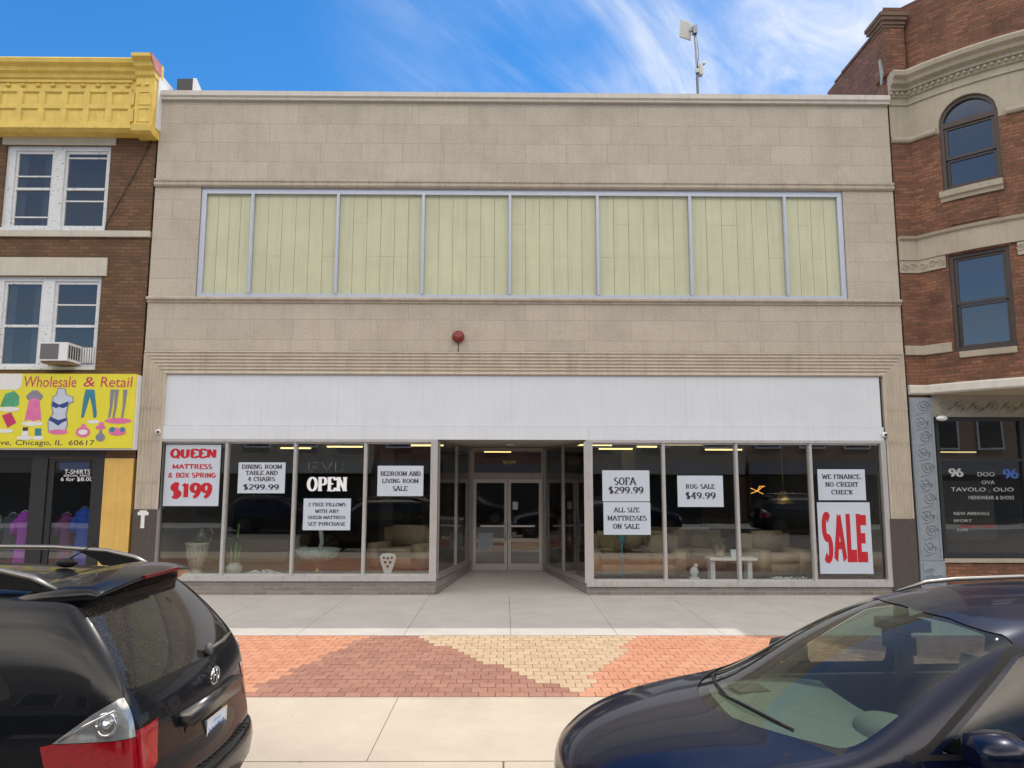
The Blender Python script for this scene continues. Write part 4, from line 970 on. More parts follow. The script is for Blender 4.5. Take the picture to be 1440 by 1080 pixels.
def pic(name, m, *polys):
    s = MB(); PICN[0] += 1
    for k, P in enumerate(polys):
        if isinstance(P, tuple) and P[0] == 'e':
            _, cx, cz, rx, rz = P; P = arc(cx, cz, rx, rz, 0, 342, 19)
        vs = [s.bm.verts.new((x, sy-.002-.0006*PICN[0]*.25-.0003*k, z)) for x, z in P]
        for tr in tessellate_polygon([[Vector((x, z, 0)) for x, z in P]]): s.bm.faces.new([vs[i] for i in tr])
    return s.build(name, m, SG)
pic('painted_mount', m_wh2, [(-11.0, 3.95), (-9.5, 3.92), (-9.42, 4.0), (-9.42, 4.235), (-11, 4.235)])
pic('painted_dress', m_pink, [(-9.20,3.90),(-9.10,3.90),(-9.05,3.74),(-8.98,3.32),(-9.06,3.34),(-9.14,3.30),(-9.22,3.34),(-9.31,3.31),(-9.25,3.74)])
pic('painted_shawl', m_grey, [(-9.20,3.91),(-9.10,3.91),(-8.98,3.80),(-9.02,3.72),(-9.15,3.76),(-9.28,3.72),(-9.32,3.80)])
for e_ in (('e', -9.15, 3.26, .21, .045), ('e', -7.98, 3.30, .12, .035), ('e', -9.28, 2.985, .15, .04), ('e', -9.02, 2.985, .11, .04),): pic('painted_caption', m_wh2, e_)
pic('painted_outline', m_grey, [(-8.72,3.955),(-8.56,3.955),(-8.53,3.83),(-8.40,3.79),(-8.38,3.68),(-8.47,3.64),(-8.50,3.45),(-8.46,3.26),(-8.50,3.11),(-8.84,3.11),(-8.86,3.30),(-8.78,3.46),(-8.82,3.62),(-8.80,3.79),(-8.73,3.84)])
pic('painted_mannequin', m_pal, [(-8.70,3.94),(-8.58,3.94),(-8.55,3.82),(-8.42,3.78),(-8.40,3.70),(-8.49,3.66),(-8.53,3.45),(-8.48,3.26),(-8.52,3.13),(-8.82,3.13),(-8.84,3.30),(-8.75,3.46),(-8.80,3.62),(-8.78,3.78),(-8.71,3.83)])
pic('painted_bikini', m_navy, [(-8.79,3.70),(-8.66,3.63),(-8.48,3.70),(-8.50,3.60),(-8.58,3.56),(-8.66,3.59),(-8.72,3.56),(-8.80,3.60)], [(-8.82,3.40),(-8.65,3.33),(-8.50,3.38),(-8.49,3.32),(-8.58,3.28),(-8.65,3.22),(-8.74,3.28),(-8.84,3.33)])
for e_ in (('e', -8.64, 3.10, .19, .05), ('e', -7.50, 3.32, .26, .055), ('e', -7.83, 3.19, .10, .04),): pic('painted_caption', m_pink, e_)
pic('painted_jeans', m_teal2, [(-8.17,3.93),(-8.00,3.93),(-7.97,3.75),(-7.92,3.45),(-7.93,3.38),(-7.98,3.38),(-8.02,3.60),(-8.08,3.79),(-8.12,3.60),(-8.17,3.38),(-8.22,3.38),(-8.20,3.75)])
for dx in (0, .085, .25): pic('painted_leggings', m_grey, [(-7.69+dx,3.93),(-7.61+dx,3.93),(-7.63+dx,3.6),(-7.66+dx,3.38),(-7.70+dx,3.38),(-7.68+dx,3.6)], ('e',-7.65+dx,3.86,.03,.04))
pic('painted_shirt', m_grn, [(-9.72,3.84),(-9.55,3.90),(-9.45,3.80),(-9.44,3.62),(-9.60,3.55),(-9.80,3.60)])
pic('painted_purse', m_mag, [(-9.75,3.42),(-9.58,3.48),(-9.46,3.28),(-9.62,3.18)])
for e_ in (('e', -9.62, 3.54, .2, .05), ('e', -9.66, 3.12, .16, .04),): pic('painted_caption', m_wh2, e_)
pic('painted_bottle', m_ink, [(-9.33,3.19),(-9.22,3.19),(-9.23,3.12),(-9.32,3.12)]); pic('painted_jar', m_wh2, [(-9.33,3.118),(-9.22,3.118),(-9.20,3.02),(-9.35,3.02)])
pic('painted_cup', m_teal2, [(-9.09,3.17),(-8.97,3.17),(-8.96,3.03),(-9.08,3.03)])
for e_ in (('e', -8.16, 3.10, .14, .10), ('e', -8.16, 3.21, .05, .05), ('e', -7.82, 3.25, .05, .05)): pic('painted_purse', m_pink, e_)
pic('painted_purse', m_wh2, ('e', -8.16, 3.10, .09, .05))
pic('painted_bottle', m_grey, ('e', -7.82, 3.0, .09, .08), ('e', -7.82, 3.09, .03, .06))
pic('painted_purse', m_pink, ('e', -7.5, 3.11, .17, .075)); pic('painted_scarf', m_teal2, ('e', -7.60, 3.15, .06, .05), ('e', -7.40, 3.15, .05, .05))

# ---------------------------------------------------------------- right building with the round bay
RB = empty('brick_bay_building', (9.5, 0, 0), 'red brick building with a curved stone banded bay and arched window', 'building')
PX = XR + .035
TH0, RR, SX = rad(56), 5.5, 8.45
def bay(s):
    if s <= 0: return Vector((SX + s, 0, 0)), Vector((0, -1, 0)), Vector((1, 0, 0))
    t = TH0 - s/RR
    x = SX + RR*(sin(TH0) - sin(t)); y = -RR*(cos(t) - cos(TH0))
    d = Vector((cos(t), -sin(t), 0))
    return Vector((x, y, 0)), Vector((-sin(t), -cos(t), 0)), d
SMAX = RR*TH0
def sweep(prof, name, m, smin=None, smax=6.0, bev=None):
    """closed profile (out, z) carried along the flat pier and round the bay"""
    ss = [s for s in SPATH if (smin is None or s >= smin) and s <= smax]
    s_ = MB(); rings = []
    for s in ss:
        p, n, d = bay(s)
        if abs(s) <= .0011: n = (Vector((0,-1,0)) + Vector((-sin(TH0), -cos(TH0), 0))); n = n/ (1+cos(TH0)) ; p = Vector((SX, 0, 0)) + d*0
        rings.append([s_.bm.verts.new(p + n*o + Vector((0,0,z))) for o, z in prof])
    # drop the doubled corner ring
    k = len(prof)
    for A, B in zip(rings, rings[1:]):
        for i in range(k): 
            try: s_.bm.faces.new((A[i], A[(i+1)%k], B[(i+1)%k], B[i]))
            except ValueError: pass
    s_.bm.faces.new(rings[0]); s_.bm.faces.new(rings[-1])
    bmesh.ops.remove_doubles(s_.bm, verts=s_.bm.verts, dist=.0005)
    return s_.build(name, m, RB)
SPATH = [PX-SX, -.2, 0.0] + [SMAX*i/40 for i in range(1, 41)]
m_rbrick = brickmat('red bay brick', (.17,.068,.036), (.31,.130,.068), (.14,.095,.07), ux=(.78, -.62, 0), bw=.2, bh=.068, ms=.010, patch=.8, patchcol=(.055,.028,.022), bump=.8, grain=.3)
m_rbrickS = brickmat('red side brick', (.19,.075,.042), (.33,.145,.085), (.14,.095,.075), ux=(0, 1, 0), bw=.2, bh=.068, ms=.014, patch=.35, patchcol=(.06,.03,.025), bump=.9)
m_rstone = mat('bay limestone', (.42,.37,.29), .85, .12, 2.2, .2, 50, streak=.3, spots=.25, spotcol=(.24,.19,.14), spotscale=18)
# wall skin by columns with the window openings left out
def column_wall(name, m, z0, z1, hole, s0=PX-SX, s1=5.6, out=.0):
    """hole(s) -> list of open (za, zb)"""
    cuts = sorted(set([round(x, 3) for x in [s0, -.2, 0.0] + [i*.12 for i in range(1, 47)] + [.58, 1.62, 2.45, 3.49] + [.58+1.04*i/24 for i in range(25)] + [2.45+1.04*i/24 for i in range(25)] if s0 <= x <= s1]))
    s_ = MB()
    for a, b in zip(cuts, cuts[1:]):
        if b-a < .002: continue
        pa, na, _ = bay(a); pb, nb, _ = bay(b)
        ha, hb = hole(a+1e-4), hole(b-1e-4)
        za, zb = [z0], [z0]
        for h in ha: za += list(h)
        for h in hb: zb += list(h)
        za.append(z1); zb.append(z1)
        for i in range(0, min(len(za), len(zb)), 2):
            A = [pa + Vector((0,0,za[i])), pb + Vector((0,0,zb[i])), pb + Vector((0,0,zb[i+1])), pa + Vector((0,0,za[i+1]))]
            if abs(za[i+1]-za[i]) < 1e-4 and abs(zb[i+1]-zb[i]) < 1e-4: continue
            s_.quad(*A)
            for z_a, z_b, cond in ((za[i], zb[i], i > 0), (za[i+1], zb[i+1], i+2 < len(za))):   # reveals
                if cond: s_.quad(pa + Vector((0,0,z_a)), pb + Vector((0,0,z_b)), pb - nb*.2 + Vector((0,0,z_b)), pa - na*.2 + Vector((0,0,z_a)))
    for sj, h in ((.58, 1), (1.62, 1), (2.45, 1), (3.49, 1)):
        for (za_, zb_) in hole(sj + (1e-4 if sj in (.58, 2.45) else -1e-4)):
            lo, hi = max(z0, za_), min(z1, zb_)
            if hi > lo:
                p, n, _ = bay(sj); s_.quad(p + Vector((0,0,lo)), p + Vector((0,0,hi)), p - n*.2 + Vector((0,0,hi)), p - n*.2 + Vector((0,0,lo)))
    return s_.build(name, m, RB, fix=False)
def inwin(s):
    for a, b in ((.58, 1.62), (2.45, 3.49)):
        if a < s < b: return (s-a)/(b-a)
    return None
def arch_top(f): return 9.33 + .50*math.sqrt(max(0, 1-(2*f-1)**2))
def hole_mid(s):
    f = inwin(s); return [(4.69, 6.63)] if f is not None else []
def clip(h, lo, hi): return [(max(a, lo), min(b, hi)) for a, b in h if b > lo+1e-6 and a < hi-1e-6]
def hole_up(s):
    f = inwin(s); return [(7.94, arch_top(f))] if f is not None else []
def seg_wall(z0, z1, m, hole, name='wall'):
    def hh(s):
        c = clip(hole(s), z0, z1)
        return c
    # openings that touch the ends leave no strip there
    return column_wall(name, m, z0, z1, hh)
seg_wall(4.1, 6.66, m_rbrick, hole_mid); seg_wall(7.15, 9.20, m_rbrick, hole_up); seg_wall(9.20, 10.2, m_rstone, hole_up, 'stone_frieze')
PAR = lambda s: []
column_wall('parapet', m_rbrick, 10.68, 12.25, PAR)
MB().box(PX, SX, .001, .3, -.05, 12.2).build('pier_core', m_rbrick, RB)
MB().box(PX+.0, PX+.3, .301, 2.85, 0, 11.86).box(PX, PX+.3, 2.851, 12, 0, 11.55).build('side_wall', m_rbrickS, RB)
MB().box(PX+.31, 16, .5, 12, 11.2, 11.3).box(PX+.31, 16, 11.6, 12, 0, 11.2).build('roof', m_asph, RB)
s = MB(); s.box(PX-.03, PX+.32, .45, 2.0, 11.861, 11.92).box(PX-.02, PX+.31, 2.05, 2.4, 11.861, 11.9); s.build('side_coping', m_rbrickS, RB)
# corner pier of the parapet with a stone cap
MB().box(PX-.06, SX-.02, -.10, .4, 10.69, 11.72).build('parapet_pier', m_rbrick, RB)
s = MB(); a, b = PX-.06, SX-.02
for z0, z1, e in ((11.72, 11.78, .015), (11.781, 11.86, .045), (11.861, 11.94, .085), (11.941, 12.02, .11)): s.box(a-e, b+e*.5, -.10-e, .4+e, z0, z1)
s.build('pier_cap', mat('weathered brown stone', (.17,.11,.08), .85, .25, 6, .3, 40), RB)
# stone bands
sweep([(0,6.66),(.05,6.66),(.05,7.08),(.10,7.10),(.12,7.15),(0,7.16)], 'stone_band', m_rstone)
sweep([(0,9.19),(.05,9.20),(.07,9.24),(.05,9.31),(0,9.32)], 'stone_band', m_rstone, None, .575)
sweep([(0,9.19),(.05,9.20),(.07,9.24),(.05,9.31),(0,9.32)], 'stone_band', m_rstone, 1.68, 2.40)
sweep([(0,6.40),(.03,6.40),(.03,6.655),(0,6.658)], 'carved_band', m_rstone, None, .56); sweep([(0,6.40),(.03,6.40),(.03,6.655),(0,6.658)], 'carved_band', m_rstone, 1.68, 2.40)
sweep([(0,4.70),(.04,4.71),(.04,4.88),(0,4.90)], 'stone_band', m_rstone, None, .56); sweep([(0,4.70),(.04,4.71),(.04,4.88),(0,4.90)], 'stone_band', m_rstone, 1.68, 2.40)
sweep([(0,10.02),(.03,10.02),(.03,10.06),(0,10.065)], 'fillet', m_rstone)
sweep([(0,10.18),(.04,10.19),(.05,10.30),(.10,10.31),(.10,10.40),(.20,10.42),(.22,10.50),(.30,10.54),(.32,10.62),(.26,10.68),(0,10.69)], 'cornice', m_rstone)
s = MB()
for i in range(34):
    t = -.36 + i*.115
    p, n, d = bay(t); p = p + n*.075 + Vector((0,0,10.255))
    s.ball(p, .038, 1, 1, 1, 8)
s.build('bead_moulding', m_rstone, RB, True)
# carved rinceau on the narrow band
s = MB()
def frame_at(t, z, o): 
    p, n, d = bay(t); return p + n*o + Vector((0,0,z)), d, n
def spiral(s_, t0, z0, r, turns, o, th, hand=1, fn=None):
    pts = []
    for i in range(26):
        u = i/25; a = u*turns*2*pi*hand; rr = r*(1-.85*u)
        pts.append(fn(t0 + rr*cos(a), z0 + rr*sin(a), o))
    s_.tube(pts, [th*(1-.4*i/25) for i in range(26)], 6)
bayfn = lambda t, z, o: frame_at(t, z, o)[0]
for i, t in enumerate((-.3, -.12, .12, .3, .47, 1.8, 2.0, 2.2)): spiral(s, t, 6.53, .075, 1.6, .034, .013, 1 if i % 2 else -1, bayfn)
s.build('scroll_carving', m_rstone, RB)
# windows of the bay
m_brownfr = mat('dark brown window frame', (.055,.038,.03), .45, .15, 10)
m_bglass = glass('bay window glass', (.28,.31,.35), .17, .025, .10)
def bay_window(a, b, z0, z1, zr, arch):
    p0, n0, _ = bay(a); p1, n1, _ = bay(b); u = (p1-p0).normalized(); n = Vector((u.y, -u.x, 0)); Ln = (p1-p0).length
    def P(s, z, o): return p0 + u*s + n*(-o) + Vector((0,0,z))
    def bar(mb, s0, s1, h0, h1, o0, o1):
        vs = [mb.bm.verts.new(P(s, h, o)) for s in (s0, s1) for o in (o0, o1) for h in (h0, h1)]
        for i in ((0,1,3,2),(4,6,7,5),(0,4,5,1),(2,3,7,6),(0,2,6,4),(1,5,7,3)): mb.bm.faces.new([vs[j] for j in i])
    f = MB(); k = .075
    zt = 9.33 if arch else z1
    bar(f, 0, k, z0, zt, .03, .2); bar(f, Ln-k, Ln, z0, zt, .03, .2); bar(f, k, Ln-k, z0, z0+k, .032, .2)
    if not arch: bar(f, k, Ln-k, z1-k, z1, .032, .2)
    else:
        bar(f, k, Ln-k, zt-.06, zt+.05, .032, .2)
        N_ = 24
        for i in range(N_):
            t0, t1 = pi*i/N_, pi*(i+1)/N_
            def Q(t, e): return (Ln/2 - (Ln/2-e)*cos(t), zt + (.5-e)*sin(t))
            A, B, C_, D_ = Q(t0, 0), Q(t1, 0), Q(t1, k), Q(t0, k)
            vs = [P(q[0], q[1], o) for o in (.03, .2) for q in (A, B, C_, D_)]
            f.quad(vs[0], vs[1], vs[2], vs[3]); f.quad(vs[3], vs[2], vs[6], vs[7])
    o = f.build('window', m_brownfr, RB)
    sa = MB()
    for (h0, h1, d) in ((z0+k, zr+.02, .09), (zr+.021, zt-(.06 if arch else k), .06)):
        bar(sa, k, k+.055, h0, h1, d, d+.05); bar(sa, Ln-k-.055, Ln-k, h0, h1, d, d+.05); bar(sa, k+.055, Ln-k-.055, h0, h0+.05, d+.001, d+.05); bar(sa, k+.055, Ln-k-.055, h1-.05, h1, d+.001, d+.05)
    sa.build('sash', m_brownfr, o)
    g = MB(); g.quad(P(k, z0+k, .12), P(Ln-k, z0+k, .12), P(Ln-k, zr, .12), P(k, zr, .12)); g.quad(P(k, zr, .09), P(Ln-k, zr, .09), P(Ln-k, zt, .09), P(k, zt, .09))
    if arch:
        C0 = P(Ln/2, zt, .09); vs = [g.bm.verts.new(P(Ln/2 - (Ln/2-k*.5)*cos(pi*i/20), zt+(.5-k*.5)*sin(pi*i/20), .09)) for i in range(21)]
        g.bm.faces.new(vs[::-1])
    g.build('pane', m_bglass, o)
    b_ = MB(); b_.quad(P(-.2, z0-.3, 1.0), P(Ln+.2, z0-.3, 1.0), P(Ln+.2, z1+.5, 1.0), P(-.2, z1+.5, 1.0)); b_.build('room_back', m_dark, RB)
for a, b in ((.58, 1.62), (2.45, 3.49)):
    bay_window(a, b, 7.94, 9.83, 8.58, True); bay_window(a, b, 4.69, 6.63, 5.6, False)
    sweep([(0,7.73),(.04,7.73),(.05,7.80),(.10,7.82),(.11,7.93),(-.1,7.94)], 'window_sill', m_rstone, a-.1, b+.1)
    sweep([(0,4.56),(.05,4.57),(.06,4.68),(-.1,4.69)], 'window_sill', m_rstone, a-.02, b+.06)
    sweep([(0,7.22),(-.0,7.22),(.02,7.23),(.02,7.60),(0,7.61)], 'apron_panel', m_rbrick, a+.06, b-.1)
# arch hood
# canopy over the shop
m_can = mat('painted canopy', (.62,.60,.54), .6, .08, 4, streak=.3)
sweep([(-.3,4.09),(.08,4.09),(.10,4.06),(.10,3.93),(.05,3.90),(-.3,3.90)], 'canopy', m_can)
s = MB(); P = [bay(t)[0] for t in SPATH if t <= 5.4]
s.bm.faces.new([s.bm.verts.new((p.x, p.y, 3.895)) for p in P] + [s.bm.verts.new((16, P[-1].y, 3.895)), s.bm.verts.new((16, .1, 3.895)), s.bm.verts.new((PX, .1, 3.895))])
s.build('canopy_soffit', mat('tan soffit', (.40,.34,.24), .8, .1, 3), RB)
# cast iron shop surround with scrolls
m_iron = mat('blue grey cast iron', (.26,.30,.34), .5, .12, 8, spots=.3, spotcol=(.15,.17,.19), spotscale=30)
CX0, CX1 = PX+.0, 8.52
MB().box(CX0, CX1, -.05, .2, .66, 3.84).box(CX0-.01, CX1+.02, -.075, .2, -.05, .655).box(CX0+.04, CX1-.02, -.09, -.0755, .05, .6).bevel(.008).build('iron_pilaster', m_iron, RB)
m_irontan = mat('tan cast iron', (.30,.28,.23), .5, .12, 8)
MB().box(CX1+.001, 16, -.04, .2, 3.46, 3.892).build('iron_lintel', m_irontan, RB)
s = MB(); fl_ = lambda x, z, o: Vector((x, -.05-o, z))
cxm = (CX0+CX1)/2 + .01; z = .80; i = 0
while z < 3.6:
    spiral(s, cxm + (.03 if i % 2 else -.03), z+.13, .125, 1.9, .004, .017, 1 if i % 2 else -1, fl_)
    s.ball((cxm + (.03 if i % 2 else -.03), -.06, z+.13), .03, 1, .6, 1, 8)
    s.tube([fl_(cxm-.13, z-.05, .002), fl_(cxm-.05, z-.01, .006), fl_(cxm+.06, z+.02, .006), fl_(cxm+.14, z+.08, .002)], [.006, .016, .014, .005], 6)
    z += .305; i += 1
s.box(CX0+.02, CX0+.04, -.062, -.0505, .7, 3.8).box(CX1-.05, CX1-.03, -.062, -.0505, .7, 3.8)
s.build('scroll_relief', m_iron, RB)
s = MB(); fl2 = lambda x, z, o: Vector((x, -.04-o, z))
for k in range(12):
    x = 8.75 + k*.33
    spiral(s, x, 3.65, .12, 1.9, .004, .016, 1 if k % 2 else -1, fl2); s.ball((x, -.05, 3.65), .025, 1, .6, 1, 8)
    s.tube([fl2(x+.08, 3.56, .002), fl2(x+.17, 3.62, .006), fl2(x+.25, 3.74, .002)], [.005, .014, .005], 6)
s.build('scroll_relief', m_irontan, RB)
s = MB()
for k in range(14):
    spiral(s, CX0+.10+.08*(k % 4), .12+.12*(k//4), .05, 1.4, .045, .010, 1 if k % 2 else -1, fl_)
s.build('scroll_relief', m_iron, RB)
MB().box(CX1+.05, 16, -.0, .25, -.05, .62).build('brick_bulkhead', m_rbrick, RB)
MB().box(CX1+.03, 16, -.05, .25, .625, .70).build('sill', m_rstone, RB)
sf = MB(); sf.box(CX1+.05, CX1+.12, .0, .1, .701, 3.459); sf.box(CX1+.121, 16, .001, .1, .701, .80); sf.box(CX1+.121, 16, .001, .1, 3.38, 3.459); sf.box(CX1+.121, 16, .0015, .1, 2.58, 2.64); sf.box(10.26, 10.34, .0, .11, .801, 3.379)
sf.build('shop_frame', m_bframe, RB)
MB().quad((CX1+.12, .06, .8), (16, .06, .8), (16, .06, 3.38), (CX1+.12, .06, 3.38)).build('shop_pane', m_glass, RB, fix=False)
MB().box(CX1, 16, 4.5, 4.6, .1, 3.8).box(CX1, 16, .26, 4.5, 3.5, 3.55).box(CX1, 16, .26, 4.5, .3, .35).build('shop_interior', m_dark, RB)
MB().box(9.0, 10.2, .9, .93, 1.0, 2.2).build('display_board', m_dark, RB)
o = MB().box(8.75, 10.1, 1.2, 1.23, 2.80, 2.825).build('ceiling_light', emit('dim tube', (1., .75, .35), .7), RB)
m_dimlet = mat('worn white window lettering', (.45,.46,.47), .6, .45, 30)
for tx, cx, cz, wd, ht, m_ in (('96', 8.95, 2.36, .30, .17, m_dimlet), ('96', 10.04, 2.34, .32, .19, mat('blue window lettering', (.05,.12,.4), .5, .1, 8)), ('DOO', 9.55, 2.33, .34, .085, m_dimlet), ('OVA', 9.58, 2.17, .26, .07, m_dimlet), ('TAVOLO . OLIO', 9.45, 2.03, 1.25, .075, m_dimlet), ('MENSWEAR & SHOES', 9.62, 1.87, .9, .07, m_dimlet), ('NEW ARRIVALS', 9.2, 1.56, .7, .06, m_dimlet), ('SPORT', 9.02, 1.42, .36, .05, m_dimlet), ('CAPS', 9.0, 1.24, .22, .05, m_dimlet), ('URBAN  STYLE', 9.30, 1.31, .7, .06, mat('red window lettering', (.4,.02,.02), .5, .1, 8))):
    (block if tx == '96' else sans)(tx, cx, cz, wd, ht, .055, m_, RB)
FLD = empty('floodlight', (8.66, -.08, 3.42), 'small round white floodlight at the top corner of the right shop window', 'lamp')
MB().ball((8.62, -.16, 3.42), .07, 1.6, 1, .75, 14).build('head', m_whitept, FLD); MB().tube([(8.62, -.02, 3.5), (8.62, -.14, 3.44)], .02, 8).build('arm', m_galv, FLD)
o = MB().prism([(.0, 10.75), (.08, 10.55), (.14, 10.55), (.10, 10.72), (.16, 11.1), (.08, 11.12)], 0, PX-.09, PX-.062).build('flashing', mat('grey flashing', (.36,.37,.36), .5, .1, 6), RB)

# ---------------------------------------------------------------- the other side of the street (seen mirrored in the glass)
struct(MB().box(-60, 60, -26, -21.5, -.149, 0).build('far_pavement', m_conc))
opp = [(-30, -17, 7.5, (.30,.16,.10)), (-16.98, -7, 9.0, (.42,.36,.28)), (-6.98, 3.5, 7.2, (.24,.11,.07)), (3.52, 13, 8.6, (.40,.33,.24)), (13.02, 30, 7.0, (.33,.22,.15))]
for k, (a, b, h, c) in enumerate(opp):
    r = empty('opposite_building', ((a+b)/2, -26, 0), ('rust brick block','tall pale stone block','low dark red brick block','tan brick block','low brown brick block')[k] + ' across the street behind the viewpoint' , 'building', 'buildings across the street')
    m_ = brickmat('opposite brick', c, mul(c, 1.2), mul(c, .7), bw=.3, bh=.09)
    MB().box(a, b, -36, -26, 2.9, h).box(a, b, -36, -27, 0, 2.9).build('wall', m_, r)
    MB().box(a, b, -26.3, -25.85, h, h+.35).build('coping', m_stone, r)
    n = int((b-a)/2.4)
    for i in range(n):
        x = a + (b-a)*(i+.5)/n
        f = MB().box(x-.7, x+.7, -25.99, -25.9, 4.0, 6.1).build('window', m_whitept, r); MB().box(x-.6, x+.6, -25.895, -25.885, 4.1, 6.0).build('pane', m_black, f)
    MB().box(a+.3, b-.3, -26.9, -26.6, .3, 2.6).build('shop_window', m_black, r); MB().box(a+.1, b-.1, -26.2, -25.8, 2.62, 3.3).build('sign_band', mat('sign band', ((.22,.2,.18),(.4,.38,.34),(.15,.15,.16),(.35,.33,.3),(.2,.2,.22))[k], .6, .1, 2), r)
# ---------------------------------------------------------------- parked cars
m_tint = None
def darkglass(name, col=(.006,.007,.009)):
    m, t, p = newmat(name); p.inputs['Base Color'].default_value = c4(col); p.inputs['Roughness'].default_value = .02
    p.inputs['Specular IOR Level'].default_value = .6; p.inputs['Coat Weight'].default_value = .6; return m
def dusty_glass(name, col, dust):
    m, t, p = newmat(name); p.inputs['Specular IOR Level'].default_value = .5
    co = tnode(t, 'ShaderNodeTexCoord').outputs['Object']
    n = tnode(t, 'ShaderNodeTexNoise', {'Vector': co, 'Scale': 150., 'Detail': 4., 'Roughness': .7})
    n2 = tnode(t, 'ShaderNodeTexNoise', {'Vector': co, 'Scale': 4., 'Detail': 5.})
    r = tnode(t, 'ShaderNodeMapRange', {0: n.outputs['Fac'], 1: .5, 2: .85, 4: dust})
    r2 = tnode(t, 'ShaderNodeMath', {0: r.outputs[0], 1: n2.outputs['Fac']}, operation='MULTIPLY')
    c = tnode(t, 'ShaderNodeMix', {0: r2.outputs[0], 6: c4(col), 7: (.30,.27,.24,1)}, data_type='RGBA').outputs[2]
    t.links.new(c, p.inputs['Base Color'])
    p.inputs['Roughness'].default_value = .06; return m
m_blackcar = paint('black car paint', (.003,.004,.007), .3, .0, .3, .014)
m_bluecar = paint('dark blue car paint', (.0007,.0032,.019), .35, .2, .3, .008)
m_blackcar.node_tree.nodes['Principled BSDF'].inputs['Coat Weight'].default_value = .45
m_bluecar.node_tree.nodes['Principled BSDF'].inputs['Coat Weight'].default_value = .45
m_tint = darkglass('tinted side glass'); m_rearglass = dusty_glass('dusty rear glass', (.014,.013,.012), .85)
m_wind = glass('windscreen glass', (.66,.80,.71), .045, .02)
m_sideg = glass('car side glass', (.30,.38,.37), .055)
m_trim = mat('black plastic trim', (.015,.015,.016), .45, .2, 60)
m_trim.node_tree.nodes['Principled BSDF'].inputs['Specular IOR Level'].default_value = .15
m_rub = mat('tyre rubber', (.02,.02,.02), .85, .2, 30)
m_chrome = mat('chrome', (.72,.72,.72), .12, .05, 10, metal=1.)
m_satin = mat('satin rail', (.27,.26,.245), .38, .05, 12, metal=.85)
m_redl = mat('red lamp lens', (.26,.004,.010), .08, .25, 40, coat=1.)
m_clrl = mat('clear lamp lens', (.36,.38,.39), .08, .30, 22, metal=.55, coat=1.)
m_grille = mat('black mesh grille', (.012,.012,.012), .4, .3, 90, .5, 90)
JF = [.0, .28, .55, .80]
def loft_body(st, rear, front, lev=2):
    """st: list of stations from rear to front, each (rows [(x,y,z)]*8, crown z, bulge b); caps: bulge per row"""
    bm = bmesh.new(); rings = []
    for rows, zc, b in st:
        x7, y7, z7 = rows[7]; ring = [(x, y, z) for x, y, z in rows]
        for f in (.80, .55, .28, 0, -.28, -.55, -.80):
            ring.append((x7 + b*(1-f*f), y7*f, z7 + (zc-z7)*(1-abs(f)**2.4)))
        ring += [(x, -y, z) for x, y, z in rows[::-1]]
        rings.append([bm.verts.new(p) for p in ring])
    n = len(rings[0])
    for A, B in zip(rings, rings[1:]):
        for i in range(n-1): bm.faces.new((A[i], B[i], B[i+1], A[i+1]))
        bm.faces.new((A[n-1], B[n-1], B[0], A[0]))
    for R, (rows, zc, b), bul, sg in ((rings[0], st[0], rear, -1), (rings[-1], st[-1], front, 1)):
        grid = []
        for k in range(7):
            x, y, z = rows[k]
            row = [R[k]] + [bm.verts.new((x + sg*bul[k]*(1-f*f), y*f, z)) for f in (.80, .55, .28, 0, -.28, -.55, -.80)] + [R[n-1-k]]
            grid.append(row)
        grid.append([R[7]] + R[8:15] + [R[15]])
        for a, b_ in zip(grid, grid[1:]):
            for i in range(8):
                q = (a[i], a[i+1], b_[i+1], b_[i]); bm.faces.new(q if sg > 0 else q[::-1])
    bmesh.ops.recalc_face_normals(bm, faces=bm.faces)
    me = bpy.data.meshes.new('cage'); bm.to_mesh(me); bm.free()
    o = bpy.data.objects.new('cage', me); COL.objects.link(o)
    md = o.modifiers.new('s', 'SUBSURF'); md.levels = lev; md.render_levels = lev
    dg = bpy.context.evaluated_depsgraph_get(); m2 = bpy.data.meshes.new_from_object(o.evaluated_get(dg))
    bpy.data.objects.remove(o); bm = bmesh.new(); bm.from_mesh(m2); bm.normal_update()
    return bm
def poly_round(pts, r, n=4):
    """round the corners of a convex polygon"""
    out_ = []
    for i, p in enumerate(pts):
        p = Vector(p); a = (Vector(pts[i-1]) - p); b = (Vector(pts[(i+1) % len(pts)]) - p)
        rr = min(r, a.length*.45, b.length*.45); a, b = p + a.normalized()*rr, p + b.normalized()*rr
        for k in range(n+1):
            u = k/n; out_.append(tuple((1-u)**2*a + 2*u*(1-u)*p + u*u*b))
    return out_
